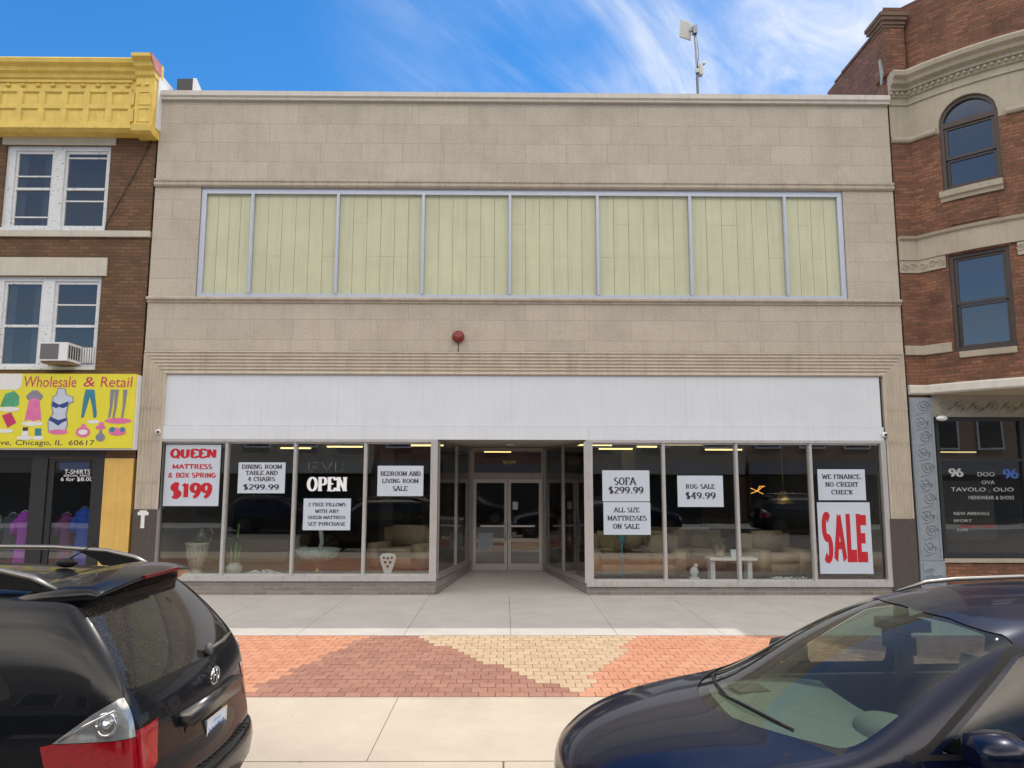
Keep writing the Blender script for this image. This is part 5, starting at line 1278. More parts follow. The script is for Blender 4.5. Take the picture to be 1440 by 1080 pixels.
def cut(bm, poly, ax, test):
    cx = sum(p[0] for p in poly)/len(poly); cy = sum(p[1] for p in poly)/len(poly)
    lo = (min(p[0] for p in poly)-.08, min(p[1] for p in poly)-.08); hi = (max(p[0] for p in poly)+.08, max(p[1] for p in poly)+.08)
    def near():
        return [f for f in bm.faces if (lambda c: lo[0] < c[ax[0]] < hi[0] and lo[1] < c[ax[1]] < hi[1] and test(c, f.normal))(f.calc_center_median())]
    E = []
    for i in range(len(poly)):
        a, b = poly[i], poly[(i+1) % len(poly)]; d = (b[0]-a[0], b[1]-a[1])
        if abs(d[0])+abs(d[1]) < 1e-6: continue
        nx, ny = d[1], -d[0]
        if nx*(cx-a[0]) + ny*(cy-a[1]) > 0: nx, ny = -nx, -ny
        E.append((a, nx, ny))
        co = [0, 0, 0]; no = [0, 0, 0]; co[ax[0]], co[ax[1]] = a; no[ax[0]], no[ax[1]] = nx, ny
        # only faces the edge really crosses
        fs = []
        ln = math.hypot(*d)
        for f in near():
            side = [((v.co[ax[0]]-a[0])*nx + (v.co[ax[1]]-a[1])*ny) for v in f.verts]
            if min(side) < -1e-7 and max(side) > 1e-7:
                tt = [((v.co[ax[0]]-a[0])*d[0] + (v.co[ax[1]]-a[1])*d[1])/ln for v in f.verts]
                if max(tt) > -.03 and min(tt) < ln+.03: fs.append(f)
        g = set(fs)
        for f in fs: g.update(f.edges); g.update(f.verts)
        if fs: bmesh.ops.bisect_plane(bm, geom=list(g), plane_co=co, plane_no=no, dist=1e-5)
    bm.normal_update()
    res = []
    for f in near():
        c = f.calc_center_median()
        if all((c[ax[0]]-a[0])*nx + (c[ax[1]]-a[1])*ny < 1e-6 for a, nx, ny in E): res.append(f)
    return res
def peel(bm, faces, off=0.):
    """lift faces out of bm as a new bmesh, moved along their normals"""
    nb = bmesh.new(); mp = {}
    for f in faces:
        for v in f.verts:
            if v not in mp: mp[v] = nb.verts.new(v.co + v.normal*off)
    for f in faces:
        try: g = nb.faces.new([mp[v] for v in f.verts]); g.smooth = True
        except ValueError: pass
    bmesh.ops.delete(bm, geom=faces, context='FACES')
    return nb
def put(bm, name, m, parent, smooth=True):
    me = bpy.data.meshes.new(name); bm.to_mesh(me); bm.free()
    return link(name, me, m, parent, smooth)
def strip(bm, pts, w_, ax, test, mi=1):
    for a, b in zip(pts, pts[1:]):
        d = Vector((b[0]-a[0], b[1]-a[1])).normalized(); n = Vector((-d.y, d.x))*w_/2; e = d*.001
        P = [tuple(Vector(a)-n-e), tuple(Vector(b)-n+e), tuple(Vector(b)+n+e), tuple(Vector(a)+n-e)]
        for f in cut(bm, P, ax, test): f.material_index = mi
def wheel(parent, x, y, z, r, side):
    s = MB(); w_ = .115
    pr = [(r*.62, -w_), (r*.93, -w_), (r, -w_*.7), (r, w_*.7), (r*.93, w_), (r*.62, w_)]
    wo = s.lathe(pr, (x, y, z), 32, 'y').build('tyre', m_rub, parent)
    s = MB(); s.lathe([(r*.64, -w_*.8*side), (r*.66, w_*.95*side), (r*.60, w_*.95*side), (r*.57, w_*.4*side), (.0, w_*.35*side)], (x, y, z), 32, 'y')
    for k in range(5):
        t = 2*pi*k/5 + .3
        s.tube([(x+.05*cos(t), y+side*w_*.7, z+.05*sin(t)), (x+r*.6*cos(t), y+side*w_*.85, z+r*.6*sin(t))], [.05, .035], 6, flat=.6)
    s.lathe([(.06, side*w_*.5), (.055, side*w_*.9), (0, side*w_*.92)], (x, y, z), 16, 'y')
    s.build('rim', m_satin, wo)
def arches(bm, xs, z, r):
    for x in xs:
        P = arc(x, z, r, r, 0, 345, 23)
        bmesh.ops.delete(bm, geom=cut(bm, P, (0, 2), lambda c, n: abs(c.y) > .6), context='FACES')

# --- black suv, rear at local x 0, nose towards +x
def make_suv():
    r = empty('parked_car', (0, 0, 0), 'black sport utility car with silver roof rails seen from behind at the left', 'car', 'cars parked along the kerb')
    Y = [.78, .87, .905, .915, .90, .872, .775, .655]; Z = [.26, .42, .62, .80, 1.0, 1.17, 1.44, 1.66]
    def S(xs, zc, b=0, y=None, z=None):
        y = y or Y; z = z or Z; xs = xs if isinstance(xs, list) else [xs]*8
        return ([(xs[k], y[k], z[k]) for k in range(8)], zc, b)
    yr = [.72, .80, .835, .835, .83, .82, .73, .625]; xr = [.12, .05, .01, .06, .08, .12, .33, .57]
    y1 = [.77, .865, .90, .905, .89, .868, .77, .65]; x1 = [.24, .17, .14, .16, .18, .22, .41, .64]
    st = [S(xr, 1.705, -.05, yr), S(x1, 1.72, -.04, y1), S([.5,.5,.5,.5,.5,.52,.70,.90], 1.74), S(1.25, 1.76), S(1.8, 1.77), S(2.5, 1.76),
          S([2.9,2.9,2.9,2.9,2.9,2.95,2.85,2.72], 1.745, .08), S([3.45]*8, 1.18, .16, [.78,.87,.9,.91,.895,.865,.79,.70], [.26,.42,.62,.80,1.0,1.10,1.12,1.135]),
          S([4.0]*8, 1.12, .1, [.78,.87,.9,.905,.89,.85,.77,.66], [.26,.42,.62,.80,.95,1.03,1.06,1.08]),
          S([4.45]*8, 1.0, .1, [.72,.82,.86,.86,.85,.82,.74,.64], [.26,.42,.60,.75,.85,.92,.95,.97]),
          S([4.62]*8, .94, .12, [.66,.74,.78,.79,.78,.76,.68,.58], [.28,.42,.55,.68,.78,.86,.89,.91])]
    bm = loft_body(st, [.08,.10,.11,.09,.09,.08,.06,.05], [.12]*8, 3)
    for f in bm.faces: f.smooth = True
    rearT = lambda c, n: c.x < .95 and n.x < -.15
    sideT = lambda c, n: abs(n.y) > .3 and abs(c.y) > .4
    # openings
    arches(bm, (.93, 3.7), .36, .40)
    P = poly_round([(-.79, 1.195), (.79, 1.195), (.632, 1.635), (-.632, 1.635)], .05)
    g = peel(bm, cut(bm, P, (1, 2), rearT), -.006); put(g, 'rear_window', m_rearglass, r)
    for pts in ([(.70, 1.17), (1.28, 1.14), (1.28, 1.53), (1.0, 1.51)], [(1.34, 1.14), (2.05, 1.12), (2.05, 1.545), (1.34, 1.535)], [(2.11, 1.12), (3.15, 1.10), (2.72, 1.51), (2.11, 1.545)]):
        fs = cut(bm, poly_round(pts, .07), (0, 2), sideT)
        for sg in (1, -1): put(peel(bm, [f for f in fs if f.is_valid and f.calc_center_median().y*sg > 0], -.005), 'side_window', m_tint, r)
    P = poly_round([(-.68, 1.15), (.68, 1.15), (.60, 1.63), (-.60, 1.63)], .08)
    put(peel(bm, cut(bm, P, (1, 2), lambda c, n: c.x > 2.5 and n.x > .25 and c.x < 3.7), -.005), 'windscreen', m_tint, r)
    # lamps: body part and tailgate part, both sides
    for sg in (1, -1):
        fs = [f for f in bm.faces if f.calc_center_median().x < .8 and .6 < f.calc_center_median().z < 1.3 and f.calc_center_median().y*sg > .7]
        g = set(fs)
        for f in fs: g.update(f.edges); g.update(f.verts)
        bmesh.ops.bisect_plane(bm, geom=list(g), plane_co=(0, sg*.812, 0), plane_no=(0, 1, 0), dist=1e-6); bm.normal_update()
        sT = lambda c, n: c.y*sg > .812 and c.x < .75
        zt = [(.0, 1.175), (.18, 1.165), (.29, 1.10), (.47, .965), (.0, .975)]
        lo_ = put(peel(bm, cut(bm, zt, (0, 2), sT), .004), 'reversing_lamp', m_clrl, r)
        MB().tube([(.20+.05*cos(t), sg*.907, 1.06+.055*sin(t)) for t in [2*pi*i/20 for i in range(21)]], .008, 6).lathe([(.03, sg*.895), (.02, sg*.918), (0, sg*.92)], (.20, 0, 1.06), 14, 'y').tube([(.16, sg*.913, 1.13), (.30, sg*.918, 1.06), (.43, sg*.92, .98)], .006, 6).build('reflector', m_chrome, lo_)
        put(peel(bm, cut(bm, [(.0, .972), (.475, .962), (.53, .95), (.50, .86), (.42, .78), (.0, .74)], (0, 2), sT), .004), 'tail_lamp', m_redl, r)
        tT = lambda c, n: c.x < .4 and n.x < -.3 and abs(c.y) < .812
        put(peel(bm, cut(bm, [(sg*.808, 1.0), (sg*.645, 1.02), (sg*.685, .80), (sg*.808, .75)], (1, 2), tT), .004), 'tail_lamp', m_redl, r)
    # shut lines
    for sg in (1, -1):
        strip(bm, [(sg*.812, .76), (sg*.812, 1.0), (sg*.81, 1.17), (sg*.70, 1.45), (sg*.635, 1.60)], .008, (1, 2), lambda c, n: c.x < .7 and n.x < .1)
        strip(bm, [(sg*.775, .755), (sg*.66, .70), (sg*.62, .62)], .008, (1, 2), rearT)
    strip(bm, [(-.62, .62), (.62, .62)], .008, (1, 2), rearT)
    strip(bm, [(-.77, 1.182), (.77, 1.182)], .007, (1, 2), rearT)
    strip(bm, [(1.31, .45), (1.31, 1.60)], .007, (0, 2), sideT); strip(bm, [(2.08, .40), (2.08, 1.60)], .007, (0, 2), sideT); strip(bm, [(3.2, .45), (3.2, 1.1)], .007, (0, 2), sideT)
    put(bm, 'body', [m_blackcar, m_trim], r)
    # floor pan and wheel wells
    MB().box(.35, 4.4, -.6, .6, .22, .3).box(.3, 4.2, -.62, .62, .3, .98).build('underbody', m_trim, r)
    for x in (.93, 3.7):
        for sg in (1, -1): wheel(r, x, sg*.78, .36, .355, sg)
    # spoiler with the high brake lamp
    s = MB(); N_ = 20; rings = []
    for i in range(N_+1):
        f = -1 + 2*i/N_; y = f*.645; e = abs(f)**3; cr = .075*(1-abs(f)**2.4)
        xt = .36 + .07*e; zt = 1.640 + cr*.85
        prof_ = [(.98, 1.625+cr*.98), (.82, 1.662+cr), (.62, 1.692+cr), (.48, 1.69+cr*.95), (xt+.012, zt+.028), (xt, zt+.018), (xt+.004, zt+.004), (xt+.06, zt-.012), (.62, 1.545+cr*.6), (.82, 1.56+cr*.5)]
        rings.append([s.bm.verts.new((x, y, z)) for x, z in prof_])
    for A, B in zip(rings, rings[1:]):
        for i in range(10): s.bm.faces.new((A[i], A[(i+1) % 10], B[(i+1) % 10], B[i]))
    s.bm.faces.new(rings[0]); s.bm.faces.new(rings[-1])
    s.bevel(.012, 35, 3)
    for f in s.bm.faces: f.smooth = True
    sp_ = s.build('spoiler', m_blackcar, r)
    MB().box(.350, .40, -.24, .24, 1.707, 1.727).bevel(.006).build('brake_lamp', mat('dark red lens', (.12,.006,.008), .15, .1, 20), sp_)
    # roof rails, aerial
    for sg in (1, -1):
        y = sg*.60
        s = MB(); pts = [(.68, y, 1.69), (.82, y, 1.755), (1.02, y, 1.80), (1.40, y, 1.825), (2.0, y, 1.83), (2.5, y, 1.815), (2.72, y, 1.78), (2.85, y, 1.73)]
        s.tube(pts, [.015, .021, .022, .02, .02, .02, .02, .015], 12, flat=.8)
        for x0, x1 in ((.82, 1.16), (2.55, 2.80)):
            s.prism([(x0, 1.64), (x0+.08, 1.70), (x0+.26, 1.765), (x1, 1.75), (x1, 1.64)], 1, y-.016, y+.016) if False else None
        ro = s.build('roof_rail', m_satin, r)
        s = MB(); s.prism([(.70, 1.675), (.86, 1.765), (1.04, 1.795), (1.22, 1.80), (1.08, 1.735), (1.04, 1.70)], 1, y-.017, y+.017); s.bevel(.006).build('rail_foot', m_trim, ro); s = MB(); s.prism([(2.80, 1.70), (2.72, 1.76), (2.56, 1.80), (2.46, 1.795), (2.56, 1.74), (2.6, 1.70)], 1, y-.017, y+.017)
        s.bevel(.006).build('rail_foot', m_trim, ro)
    s = MB(); s.ball((.98, -.02, 1.775), .05, 1.4, .6, .6, 14).build('aerial_base', m_trim, r); MB().tube([(.98, -.02, 1.79), (.80, -.02, 1.90)], [.006, .003], 6).build('aerial_rod', m_trim, r)
    # tailgate details
    MB().tube([(.055, -.10, 1.232), (.066, -.34, 1.235), (.083, -.52, 1.252)], [.015, .013, .007], 8, flat=.7).lathe([(.04, 0), (.035, -.03), (0, -.035)], (.085, -.10, 1.225), 14, 'x').build('rear_wiper', mat('grey wiper', (.10,.10,.10), .5, .1, 20), r)
    xg = -.035
    s = MB(); s.prism([(-.44, .985), (.44, .985), (.42, .91), (.38, .895), (-.38, .895), (-.42, .91)], 0, xg-.01, xg+.10); s.bevel(.014, 20, 3).build('garnish', mat('dark chrome', (.12,.115,.11), .28, .1, 10, metal=.9), r, True)
    MB().box(xg+.03, xg+.1, -.40, .40, .66, .893).build('plate_recess', m_trim, r)
    pw_ = MB().box(xg-.004, xg+.02, -.155, .155, .70, .855).bevel(.006).build('licence_plate', m_paper, r)
    fr = (Vector((xg-.006, 0, .778)), Vector((0, -1, 0)), Vector((0, 0, 1)), Vector((-1, 0, 0)))
    sans('H 1719', 0, -.01, .25, .075, .001, mat('plate blue', (.05,.11,.35), .5, .1, 10), pw_, .03, fr=fr); sans('Illinois', 0, .055, .12, .022, .001, mat('plate sky blue', (.10,.28,.55), .5, .1, 10), pw_, .01, fr=fr)
    sans('Land of Lincoln', 0, -.064, .16, .014, .001, m_red, pw_, .0, fr=fr)
    MB().box(xg-.006, xg-.0045, -.165, .165, .69, .70).box(xg-.006, xg-.0045, -.165, .165, .855, .865).box(xg-.006, xg-.0045, -.165, -.155, .70, .855).box(xg-.006, xg-.0045, .155, .165, .70, .855).build('plate_frame', m_chrome, pw_)
    em = MB(); pts = [(-.012, .065*cos(t), 1.085+.05*sin(t)) for t in [2*pi*i/28 for i in range(29)]]
    em.tube(pts, .007, 8); em.tube([(-.014, .035, 1.125), (-.014, .02, 1.05)], .007, 6).tube([(-.014, -.012, 1.123), (-.014, -.035, 1.048)], .007, 6).tube([(-.014, .026, 1.085), (-.014, -.024, 1.09)], .006, 6)
    em.build('emblem', m_chrome, r)
    bd = MB().box(.035, .06, .37, .55, .865, .905).bevel(.006).build('badge', mat('badge grey', (.16,.16,.16), .4, .1, 10, metal=.5), r)
    fr2 = (Vector((.034, .46, .885)), Vector((0, -1, 0)), Vector((0, 0, 1)), Vector((-1, 0, 0)))
    sans('AWD V6', 0, 0, .15, .022, .001, m_chrome, bd, .02, fr=fr2)
    # bumper with a step pad
    s = MB(); N_ = 16; rings = []
    for i in range(N_+1):
        a = -1 + 2*i/N_; y = .90*math.copysign(abs(a)**.8, a) if False else .905*sin(a*pi/2*.999)
        bx_ = -.115 + .30*(1-cos(a*pi/2))**1.3
        prof_ = [(bx_+.16, .645), (bx_+.02, .64), (bx_, .615), (bx_-.012, .55), (bx_, .45), (bx_+.05, .36), (bx_+.16, .33)]
        rings.append([s.bm.verts.new((x, y, z)) for x, z in prof_])
    for A, B in zip(rings, rings[1:]):
        for i in range(6): f = s.bm.faces.new((A[i], A[i+1], B[i+1], B[i])); f.smooth = True
    bo = s.build('bumper', m_blackcar, r)
    s = MB(); 
    P = [(-.10+.05*abs(f)**2.4*1.6 , f*.56) for f in [-1+.2*i for i in range(11)]]
    s.prism([(x, y) for x, y in P] + [(.02, .56), (.02, -.56)], 2, .638, .650); s.build('step_pad', m_trim, bo)
    s = MB()
    for i in range(16): s.box(-.085, .01, -.5+i*.064, -.47+i*.064, .650, .655)
    s.build('pad_ribs', m_trim, bo)
    for sg in (1, -1):
        s = MB(); s.box(-.09, .09, -.07, .07, -.07, .07).bevel(.04, seg=3); s.bm.transform(Matrix.Translation((3.0, sg*1.0, 1.17))); s.tube([(3.02, sg*.88, 1.13), (3.0, sg*.98, 1.15)], .025, 8).build('door_mirror', m_blackcar, r, True)
        s = MB(); s.ball((4.42, sg*.66, .86), .16, .9, .7, .55, 14).build('headlamp', m_clrl, r)
        for x in (1.42, 2.18): MB().tube([(x, sg*.905, 1.0), (x+.04, sg*.945, 1.0), (x+.16, sg*.945, 1.0), (x+.2, sg*.905, 1.0)], .014, 8).build('door_handle', m_blackcar, r)
    return r

# --- dark blue crossover, nose tip at local x 0, body towards -x
def make_crossover():
    r = empty('parked_car', (0, 0, 0), 'dark blue crossover car nose towards the left with clear windscreen at the right', 'car', 'cars parked along the kerb')
    Z = [.26, .42, .62, .80, .96, 1.08, 1.35, 1.565]; Y = [.80, .88, .915, .925, .91, .885, .775, .635]
    def S(xs, zc, b=0, y=None, z=None):
        y = y or Y; z = z or Z; xs = xs if isinstance(xs, list) else [xs]*8
        return ([(-xs[k], y[k], z[k]) for k in range(8)], zc, b)
    Zh = [.26,.42,.60,.76,.88,.955,.985,1.0]
    st = [S([4.45,4.52,4.55,4.52,4.48,4.42,4.25,4.05], 1.65, -.05, [.70,.78,.81,.81,.80,.79,.71,.58]),
          S([4.35,4.4,4.42,4.4,4.37,4.32,4.15,3.95], 1.665, -.05, [.77,.86,.89,.895,.88,.86,.76,.62]),
          S([3.9,3.9,3.9,3.9,3.9,3.9,3.8,3.68], 1.70), S(3.2, 1.725), S(2.75, 1.722), S([2.5]*5+[2.48,2.46,2.45], 1.695, .03),
          S([2.2]*5+[2.12,2.12,2.15], 1.625, .12, [.80,.88,.915,.925,.91,.885,.785,.668], [.26,.42,.62,.80,.96,1.09,1.35,1.553]),
          S([1.75]*5+[1.66,1.66,1.70], 1.40, .24, [.80,.88,.915,.925,.91,.885,.83,.745], [.26,.42,.62,.80,.96,1.08,1.21,1.315]),
          S([1.26]*5+[1.27,1.29,1.32], 1.11, .30, [.80,.88,.915,.925,.91,.885,.855,.825], [.26,.42,.62,.80,.97,1.055,1.075,1.085]),
          S([.95]*8, 1.085, .2, [.80,.88,.915,.925,.905,.855,.79,.715], [.26,.42,.62,.80,.95,1.02,1.045,1.055]),
          S([.55]*8, 1.01, .16, [.78,.85,.885,.89,.875,.825,.755,.66], Zh[:4]+[.885,.945,.97,.98]),
          S([.32]*8, .92, .16, [.70,.77,.80,.81,.80,.76,.69,.60], [.27,.42,.58,.71,.80,.86,.885,.895]),
          S([.20]*8, .825, .13, [.64,.70,.735,.74,.735,.705,.64,.56], [.29,.42,.55,.66,.73,.775,.795,.805])]
    bm = loft_body(st, [.08,.10,.10,.08,.07,.06,.05,.05], [.13,.14,.15,.15,.15,.14,.13,.13], 3)
    for f in bm.faces: f.smooth = True
    arches(bm, (-.86, -3.62), .36, .40)
    wT = lambda c, n: -2.19 < c.x < -.86 and n.x > .02 and n.z > .2 and abs(n.y) < .85
    P = poly_round([(-.80, 1.10), (0, 1.098), (.80, 1.10), (.645, 1.548), (.34, 1.595), (0, 1.607), (-.34, 1.595), (-.645, 1.548)], .035, 3)
    put(peel(bm, cut(bm, P, (1, 2), wT), -.005), 'windscreen', m_wind, r)
    # black cowl panel under the glass
    cowl = [(-1.285+.29*(1-(f/.825)**2), f) for f in [-.80+.16*i for i in range(11)]]
    strip(bm, cowl, .085, (0, 1), lambda c, n: n.z > .35 and c.z > 1.0 and c.x < -.7 and c.z < 1.16)
    sideT = lambda c, n: abs(n.y) > .3 and abs(c.y) > .4
    for pts in ([(-1.66, 1.10), (-2.40, 1.10), (-2.40, 1.50), (-2.20, 1.475)], [(-2.47, 1.075), (-3.25, 1.075), (-3.25, 1.48), (-2.47, 1.48)], [(-3.32, 1.08), (-3.95, 1.12), (-3.72, 1.46), (-3.32, 1.48)]):
        fs = cut(bm, poly_round(pts, .03), (0, 2), sideT)
        for sg in (1, -1): put(peel(bm, [f for f in fs if f.is_valid and f.calc_center_median().y*sg > 0], -.006), 'side_window', m_sideg, r)
    P = poly_round([(-.72, 1.12), (.72, 1.12), (.58, 1.50), (-.58, 1.50)], .06)
    put(peel(bm, cut(bm, P, (1, 2), lambda c, n: c.x < -3.8 and n.x < -.25), -.005), 'rear_window', m_tint, r)
    P = poly_round([(-.46, .42), (.46, .42), (.52, .70), (-.52, .70)], .05)
    put(peel(bm, cut(bm, P, (1, 2), lambda c, n: c.x > -.35 and n.x > .2), -.012), 'grille', m_grille, r)
    for sg in (1, -1):
        P = poly_round([(sg*.55, .64), (sg*.54, .73), (sg*.80, .80), (sg*.80, .66)], .03)
        put(peel(bm, cut(bm, P, (1, 2), lambda c, n: c.x > -.5 and n.x > .1 and n.z < .75), .002), 'headlamp', m_clrl, r)
    # bonnet edges and shut lines
    topT = lambda c, n: n.z > .35 and c.x > -1.6 and c.z < 1.1
    for sg in (1, -1): strip(bm, [(-.21, sg*.60), (-.40, sg*.70), (-.9, sg*.80), (-1.30, sg*.825), (-1.50, sg*.84)], .007, (0, 1), topT)
    strip(bm, [(-.06, -.35), (-.06, .35)], .006, (0, 1), lambda c, n: n.z > .2 and c.x > -.4 and c.z > .7)
    strip(bm, [(-1.44, .45), (-1.42, .90), (-1.50, 1.05)], .007, (0, 2), sideT); strip(bm, [(-2.43, .40), (-2.43, 1.06)], .007, (0, 2), sideT); strip(bm, [(-3.3, .7), (-3.3, 1.06)], .007, (0, 2), sideT)
    # black door frame edge round the front side window
    strip(bm, [(-1.50, 1.085), (-2.45, 1.085)], .022, (0, 2), sideT)
    strip(bm, [(-1.52, 1.075), (-1.62, 1.12), (-2.17, 1.495), (-2.45, 1.52)], .03, (0, 2), sideT)
    strip(bm, [(-2.435, 1.06), (-2.435, 1.49)], .05, (0, 2), sideT)
    put(bm, 'body', [m_bluecar, m_trim], r)
    MB().box(-4.2, -.3, -.62, .62, .2, .28).build('underbody', m_trim, r)
    s = MB()
    for sg in (1, -1): s.box(-1.25, -.45, sg*.45, sg*.62, .28, .72).box(-4.0, -3.2, sg*.45, sg*.62, .28, .72)
    s.build('wheel_well', m_trim, r)
    for x in (-.86, -3.62):
        for sg in (1, -1): wheel(r, x, sg*.79, .36, .355, sg)
    # chrome blade along the nose edge
    s = MB(); pts = [(-.075-.20*(f*f), f*.60, .745-.01*f*f) for f in [-1+.1*i for i in range(21)]]
    s.tube(pts, .012, 8, flat=1.3).build('nose_trim', m_chrome, r)
    # cabin
    m_dash = mat('grey dashboard', (.12,.115,.095), .75, .12, 20); m_seat = mat('grey seat cloth', (.10,.082,.06), .9, .15, 12); m_door = mat('dark door card', (.05,.032,.017), .7, .15, 9)
    s = MB(); rings = []
    for x, z in ((-1.02, 1.0), (-1.25, 1.03), (-1.55, 1.045), (-1.78, 1.02), (-1.86, .93), (-1.86, .55)):
        rings.append([s.bm.verts.new((x - .10*abs(f)**2 - .02, f*.79, z - .02*abs(f)**3)) for f in (-1, -.6, -.2, .2, .6, 1)])
    for A, B in zip(rings, rings[1:]):
        for i in range(5): f = s.bm.faces.new((A[i], A[i+1], B[i+1], B[i])); f.smooth = True
    ds = s.build('dashboard', m_dash, r)
    s = MB(); s.ball((-1.70, .38, 1.04), .20, .75, 1.1, .42, 18); s.build('instrument_hood', m_dash, ds)
    MB().box(-1.42, -1.22, -.62, -.42, 1.022, 1.035).build('air_vent', m_door, ds)
    s = MB(); s.tube([(-2.02+.05*sin(t)*.4, .38+.18*cos(t), .98+.17*sin(t)) for t in [2*pi*i/24 for i in range(25)]], .016, 8); s.tube([(-2.0, .22, .97), (-1.97, .38, .96), (-2.0, .54, .97)], .02, 8); s.tube([(-1.97, .38, .96), (-1.80, .38, .93)], .03, 8)
    s.build('steering_wheel', m_trim, r)
    for sg in (1, -1):
        s = MB(); s.box(-2.75, -2.2, sg*.38-.25, sg*.38+.25, .42, .60).bevel(.06, seg=3); so_ = s.build('seat', m_seat, r, True)
        s = MB(); s.box(-.09, .09, -.25, .25, 0, .62).bevel(.07, seg=3); s.bm.transform(Matrix.Translation((-2.72, sg*.38, .58)) @ Matrix.Rotation(rad(-14), 4, 'Y')); s.build('seat_back', m_seat, so_, True)
        s = MB(); s.box(-.05, .05, -.12, .12, 0, .17).bevel(.045, seg=3); s.bm.transform(Matrix.Translation((-2.90, sg*.38, 1.23)) @ Matrix.Rotation(rad(-10), 4, 'Y')); s.build('head_rest', m_seat, so_, True)
        MB().box(-4.0, -1.5, sg*.80, sg*.845, .35, 1.035).bevel(.01).build('door_card', m_door, r)
        MB().prism([(-2.40, 1.03), (-2.52, 1.03), (-2.50, 1.5), (-2.42, 1.5)], 1, sg*.72, sg*.76).build('pillar_trim', m_door, r)
    MB().box(-3.9, -3.35, -.62, .62, .5, .68).bevel(.05).box(-4.0, -3.85, -.62, .62, .66, 1.15).bevel(.03).build('rear_seat', m_seat, r)
    MB().box(-4.2, -1.4, -.8, .8, .28, .36).build('cabin_floor', m_door, r)
    s = MB(); rings = []
    for x, z, y in ((-2.32, 1.50, .54), (-2.7, 1.585, .57), (-3.3, 1.60, .57), (-3.9, 1.54, .54)):
        rings.append([s.bm.verts.new((x, f*y, z - .07*abs(f)**3)) for f in (-1, -.5, 0, .5, 1)])
    for A, B in zip(rings, rings[1:]):
        for i in range(4): s.bm.faces.new((A[i], A[i+1], B[i+1], B[i]))
    s.build('headliner', m_seat, r)
    s = MB(); s.box(-.03, .02, -.13, .13, -.045, .045).bevel(.02, seg=3); s.bm.transform(Matrix.Translation((-2.0, 0, 1.40))); s.tube([(-1.98, 0, 1.42), (-2.02, 0, 1.53)], .014, 8)
    s.box(-2.14, -1.92, -.10, .10, 1.47, 1.53).build('interior_mirror', m_trim, r)
    for sg in (): MB().box(-2.38, -2.22, sg*.36-.19, sg*.36+.19, 1.455, 1.475).bevel(.006).build('sun_visor', m_seat, r)
    s = MB(); s.lathe([(.02, 0), (.02, .004), (0, .005)], (-1.98, -.25, 1.43), 10, 'x').build('toll_sticker', m_whitept, r) if False else None
    # wipers
    for y0, y1, x0, x1 in ((.55, -.08, -1.17, -1.12), (.02, -.60, -.99, -1.22)):
        n = 8; pts = []
        for i in range(n+1):
            u = i/n; y = y0+(y1-y0)*u; xx = x0+(x1-x0)*u
            f_ = y/.825; pts.append((-1.29+.30*(1-f_*f_)-.012+.02*u, y, 1.115 - .03*f_*f_ + .008 + .018*sin(u*pi)))
        MB().tube(pts, [.010]*6+[.008, .007, .005], 6).build('wiper', m_trim, r)
    # mirrors, roof rails, handles
    for sg in (1, -1):
        s = MB(); rings = []
        for k, (dx, sc_) in enumerate(((.13, .45), (.10, .85), (.0, 1.0), (-.07, .97), (-.075, .86))):
            rings.append([s.bm.verts.new((-1.82+dx, sg*(1.04 + .125*sc_*px_), 1.15 + .085*sc_*pz_)) for px_, pz_ in ((-1,-.55),(-.8,-.9),(0,-1),(.8,-.8),(1,-.3),(1,.35),(.8,.8),(0,1),(-.8,.85),(-1,.5))])
        for A, B in zip(rings, rings[1:]):
            for i in range(10): f = s.bm.faces.new((A[i], A[(i+1)%10], B[(i+1)%10], B[i])); f.smooth = True
        s.bm.faces.new(rings[0])
        mo = s.build('door_mirror', m_bluecar, r)
        g = MB(); g.bm.faces.new([g.bm.verts.new((-1.888, sg*(1.04+.105*px_), 1.15+.07*pz_)) for px_, pz_ in ((-1,-.55),(-.8,-.9),(0,-1),(.8,-.8),(1,-.3),(1,.35),(.8,.8),(0,1),(-.8,.85),(-1,.5))]); g.build('mirror_glass', m_chrome, mo)
        MB().box(-1.88, -1.76, sg*.87, sg*.96, 1.085, 1.115).build('mirror_stalk', m_trim, mo)
        MB().prism([(-1.50, 1.05), (-1.66, 1.05), (-1.84, 1.17), (-1.82, 1.20)], 1, sg*.876, sg*.884).build('mirror_sail', m_trim, mo) if False else None
        s = MB(); y = sg*.585
        s.tube([(-2.36, y+sg*.01, 1.60), (-2.55, y, 1.655), (-2.75, y, 1.672), (-3.2, y, 1.685), (-3.6, y, 1.665), (-3.85, y, 1.60)], [.008, .013, .015, .015, .013, .008], 10).build('roof_rail', m_satin, r)
        for x in (-2.2, -3.05): MB().tube([(x, sg*.91, .90), (x-.04, sg*.955, .90), (x-.16, sg*.955, .90), (x-.2, sg*.91, .90)], .014, 8).build('door_handle', m_bluecar, r)
        MB().ball((-4.42, sg*.76, .95), .13, .5, .5, 1.3, 12).build('tail_lamp', m_redl, r)
    # folded paper on the far side of the bonnet is only a reflection; washer jets are real
    for y in (.3, -.3): MB().ball((-.82, y, 1.045), .014, 1.4, 1, .6, 8).build('washer_jet', m_trim, r)
    return r
def dup(root, loc, rz, label):
    q = root.copy(); COL.objects.link(q); q.location = loc; q.rotation_euler = (0, 0, rz); q['label'] = label
    for ch in list(root.children):
        c = ch.copy(); COL.objects.link(c); c.parent = q
        for g in ch.children:
            d = g.copy(); COL.objects.link(d); d.parent = c
    return q
suv = make_suv(); suv.location = (-1.83, -10.04, -.15); suv.rotation_euler = (0, 0, pi)
xov = make_crossover(); xov.location = (.232, -10.725, -.15); xov.rotation_euler = (0, 0, pi+rad(3.2))
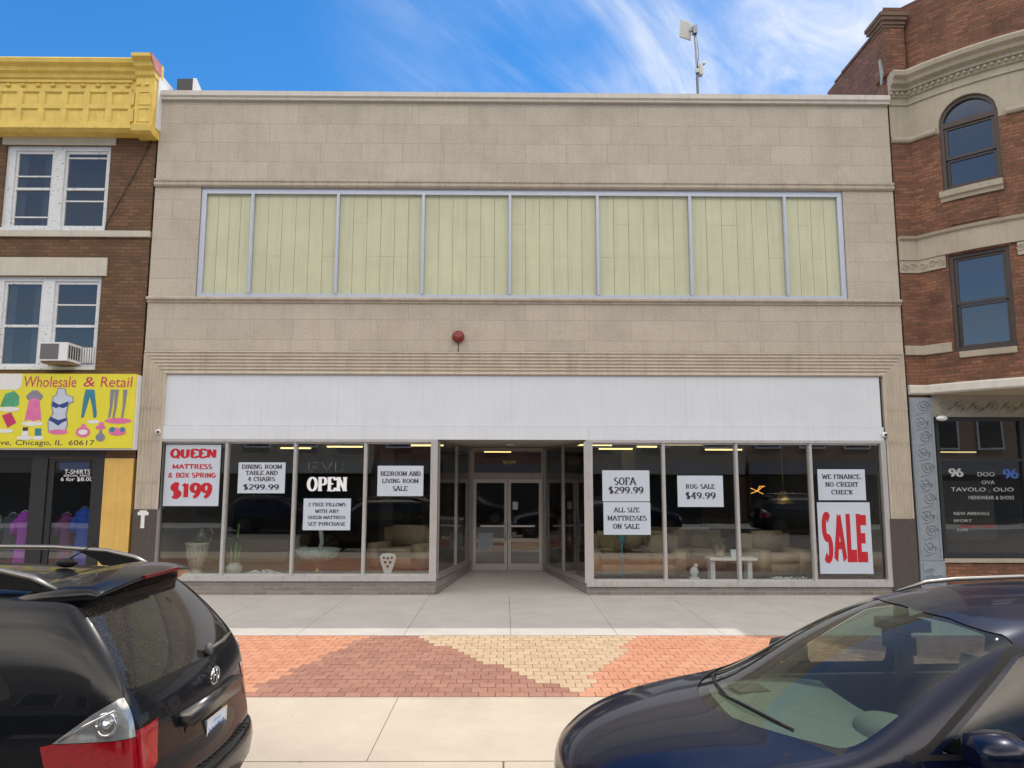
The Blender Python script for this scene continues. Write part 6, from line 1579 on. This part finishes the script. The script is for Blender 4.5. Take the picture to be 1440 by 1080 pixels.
# cars across the street, seen only as reflections
dup(xov, (-8.0, -20.3, -.15), 0, 'dark blue crossover car across the street, leftmost one mirrored in the glass')
dup(suv, (-4.2, -20.4, -.15), 0, 'black sport utility car across the street, mirrored in the glass left of the doors')
dup(xov, (8.2, -20.3, -.15), 0, 'dark blue crossover car across the street, mirrored in the glass right of the doors')
dup(suv, (11.5, -20.4, -.15), 0, 'black sport utility car across the street, rightmost one mirrored in the glass')
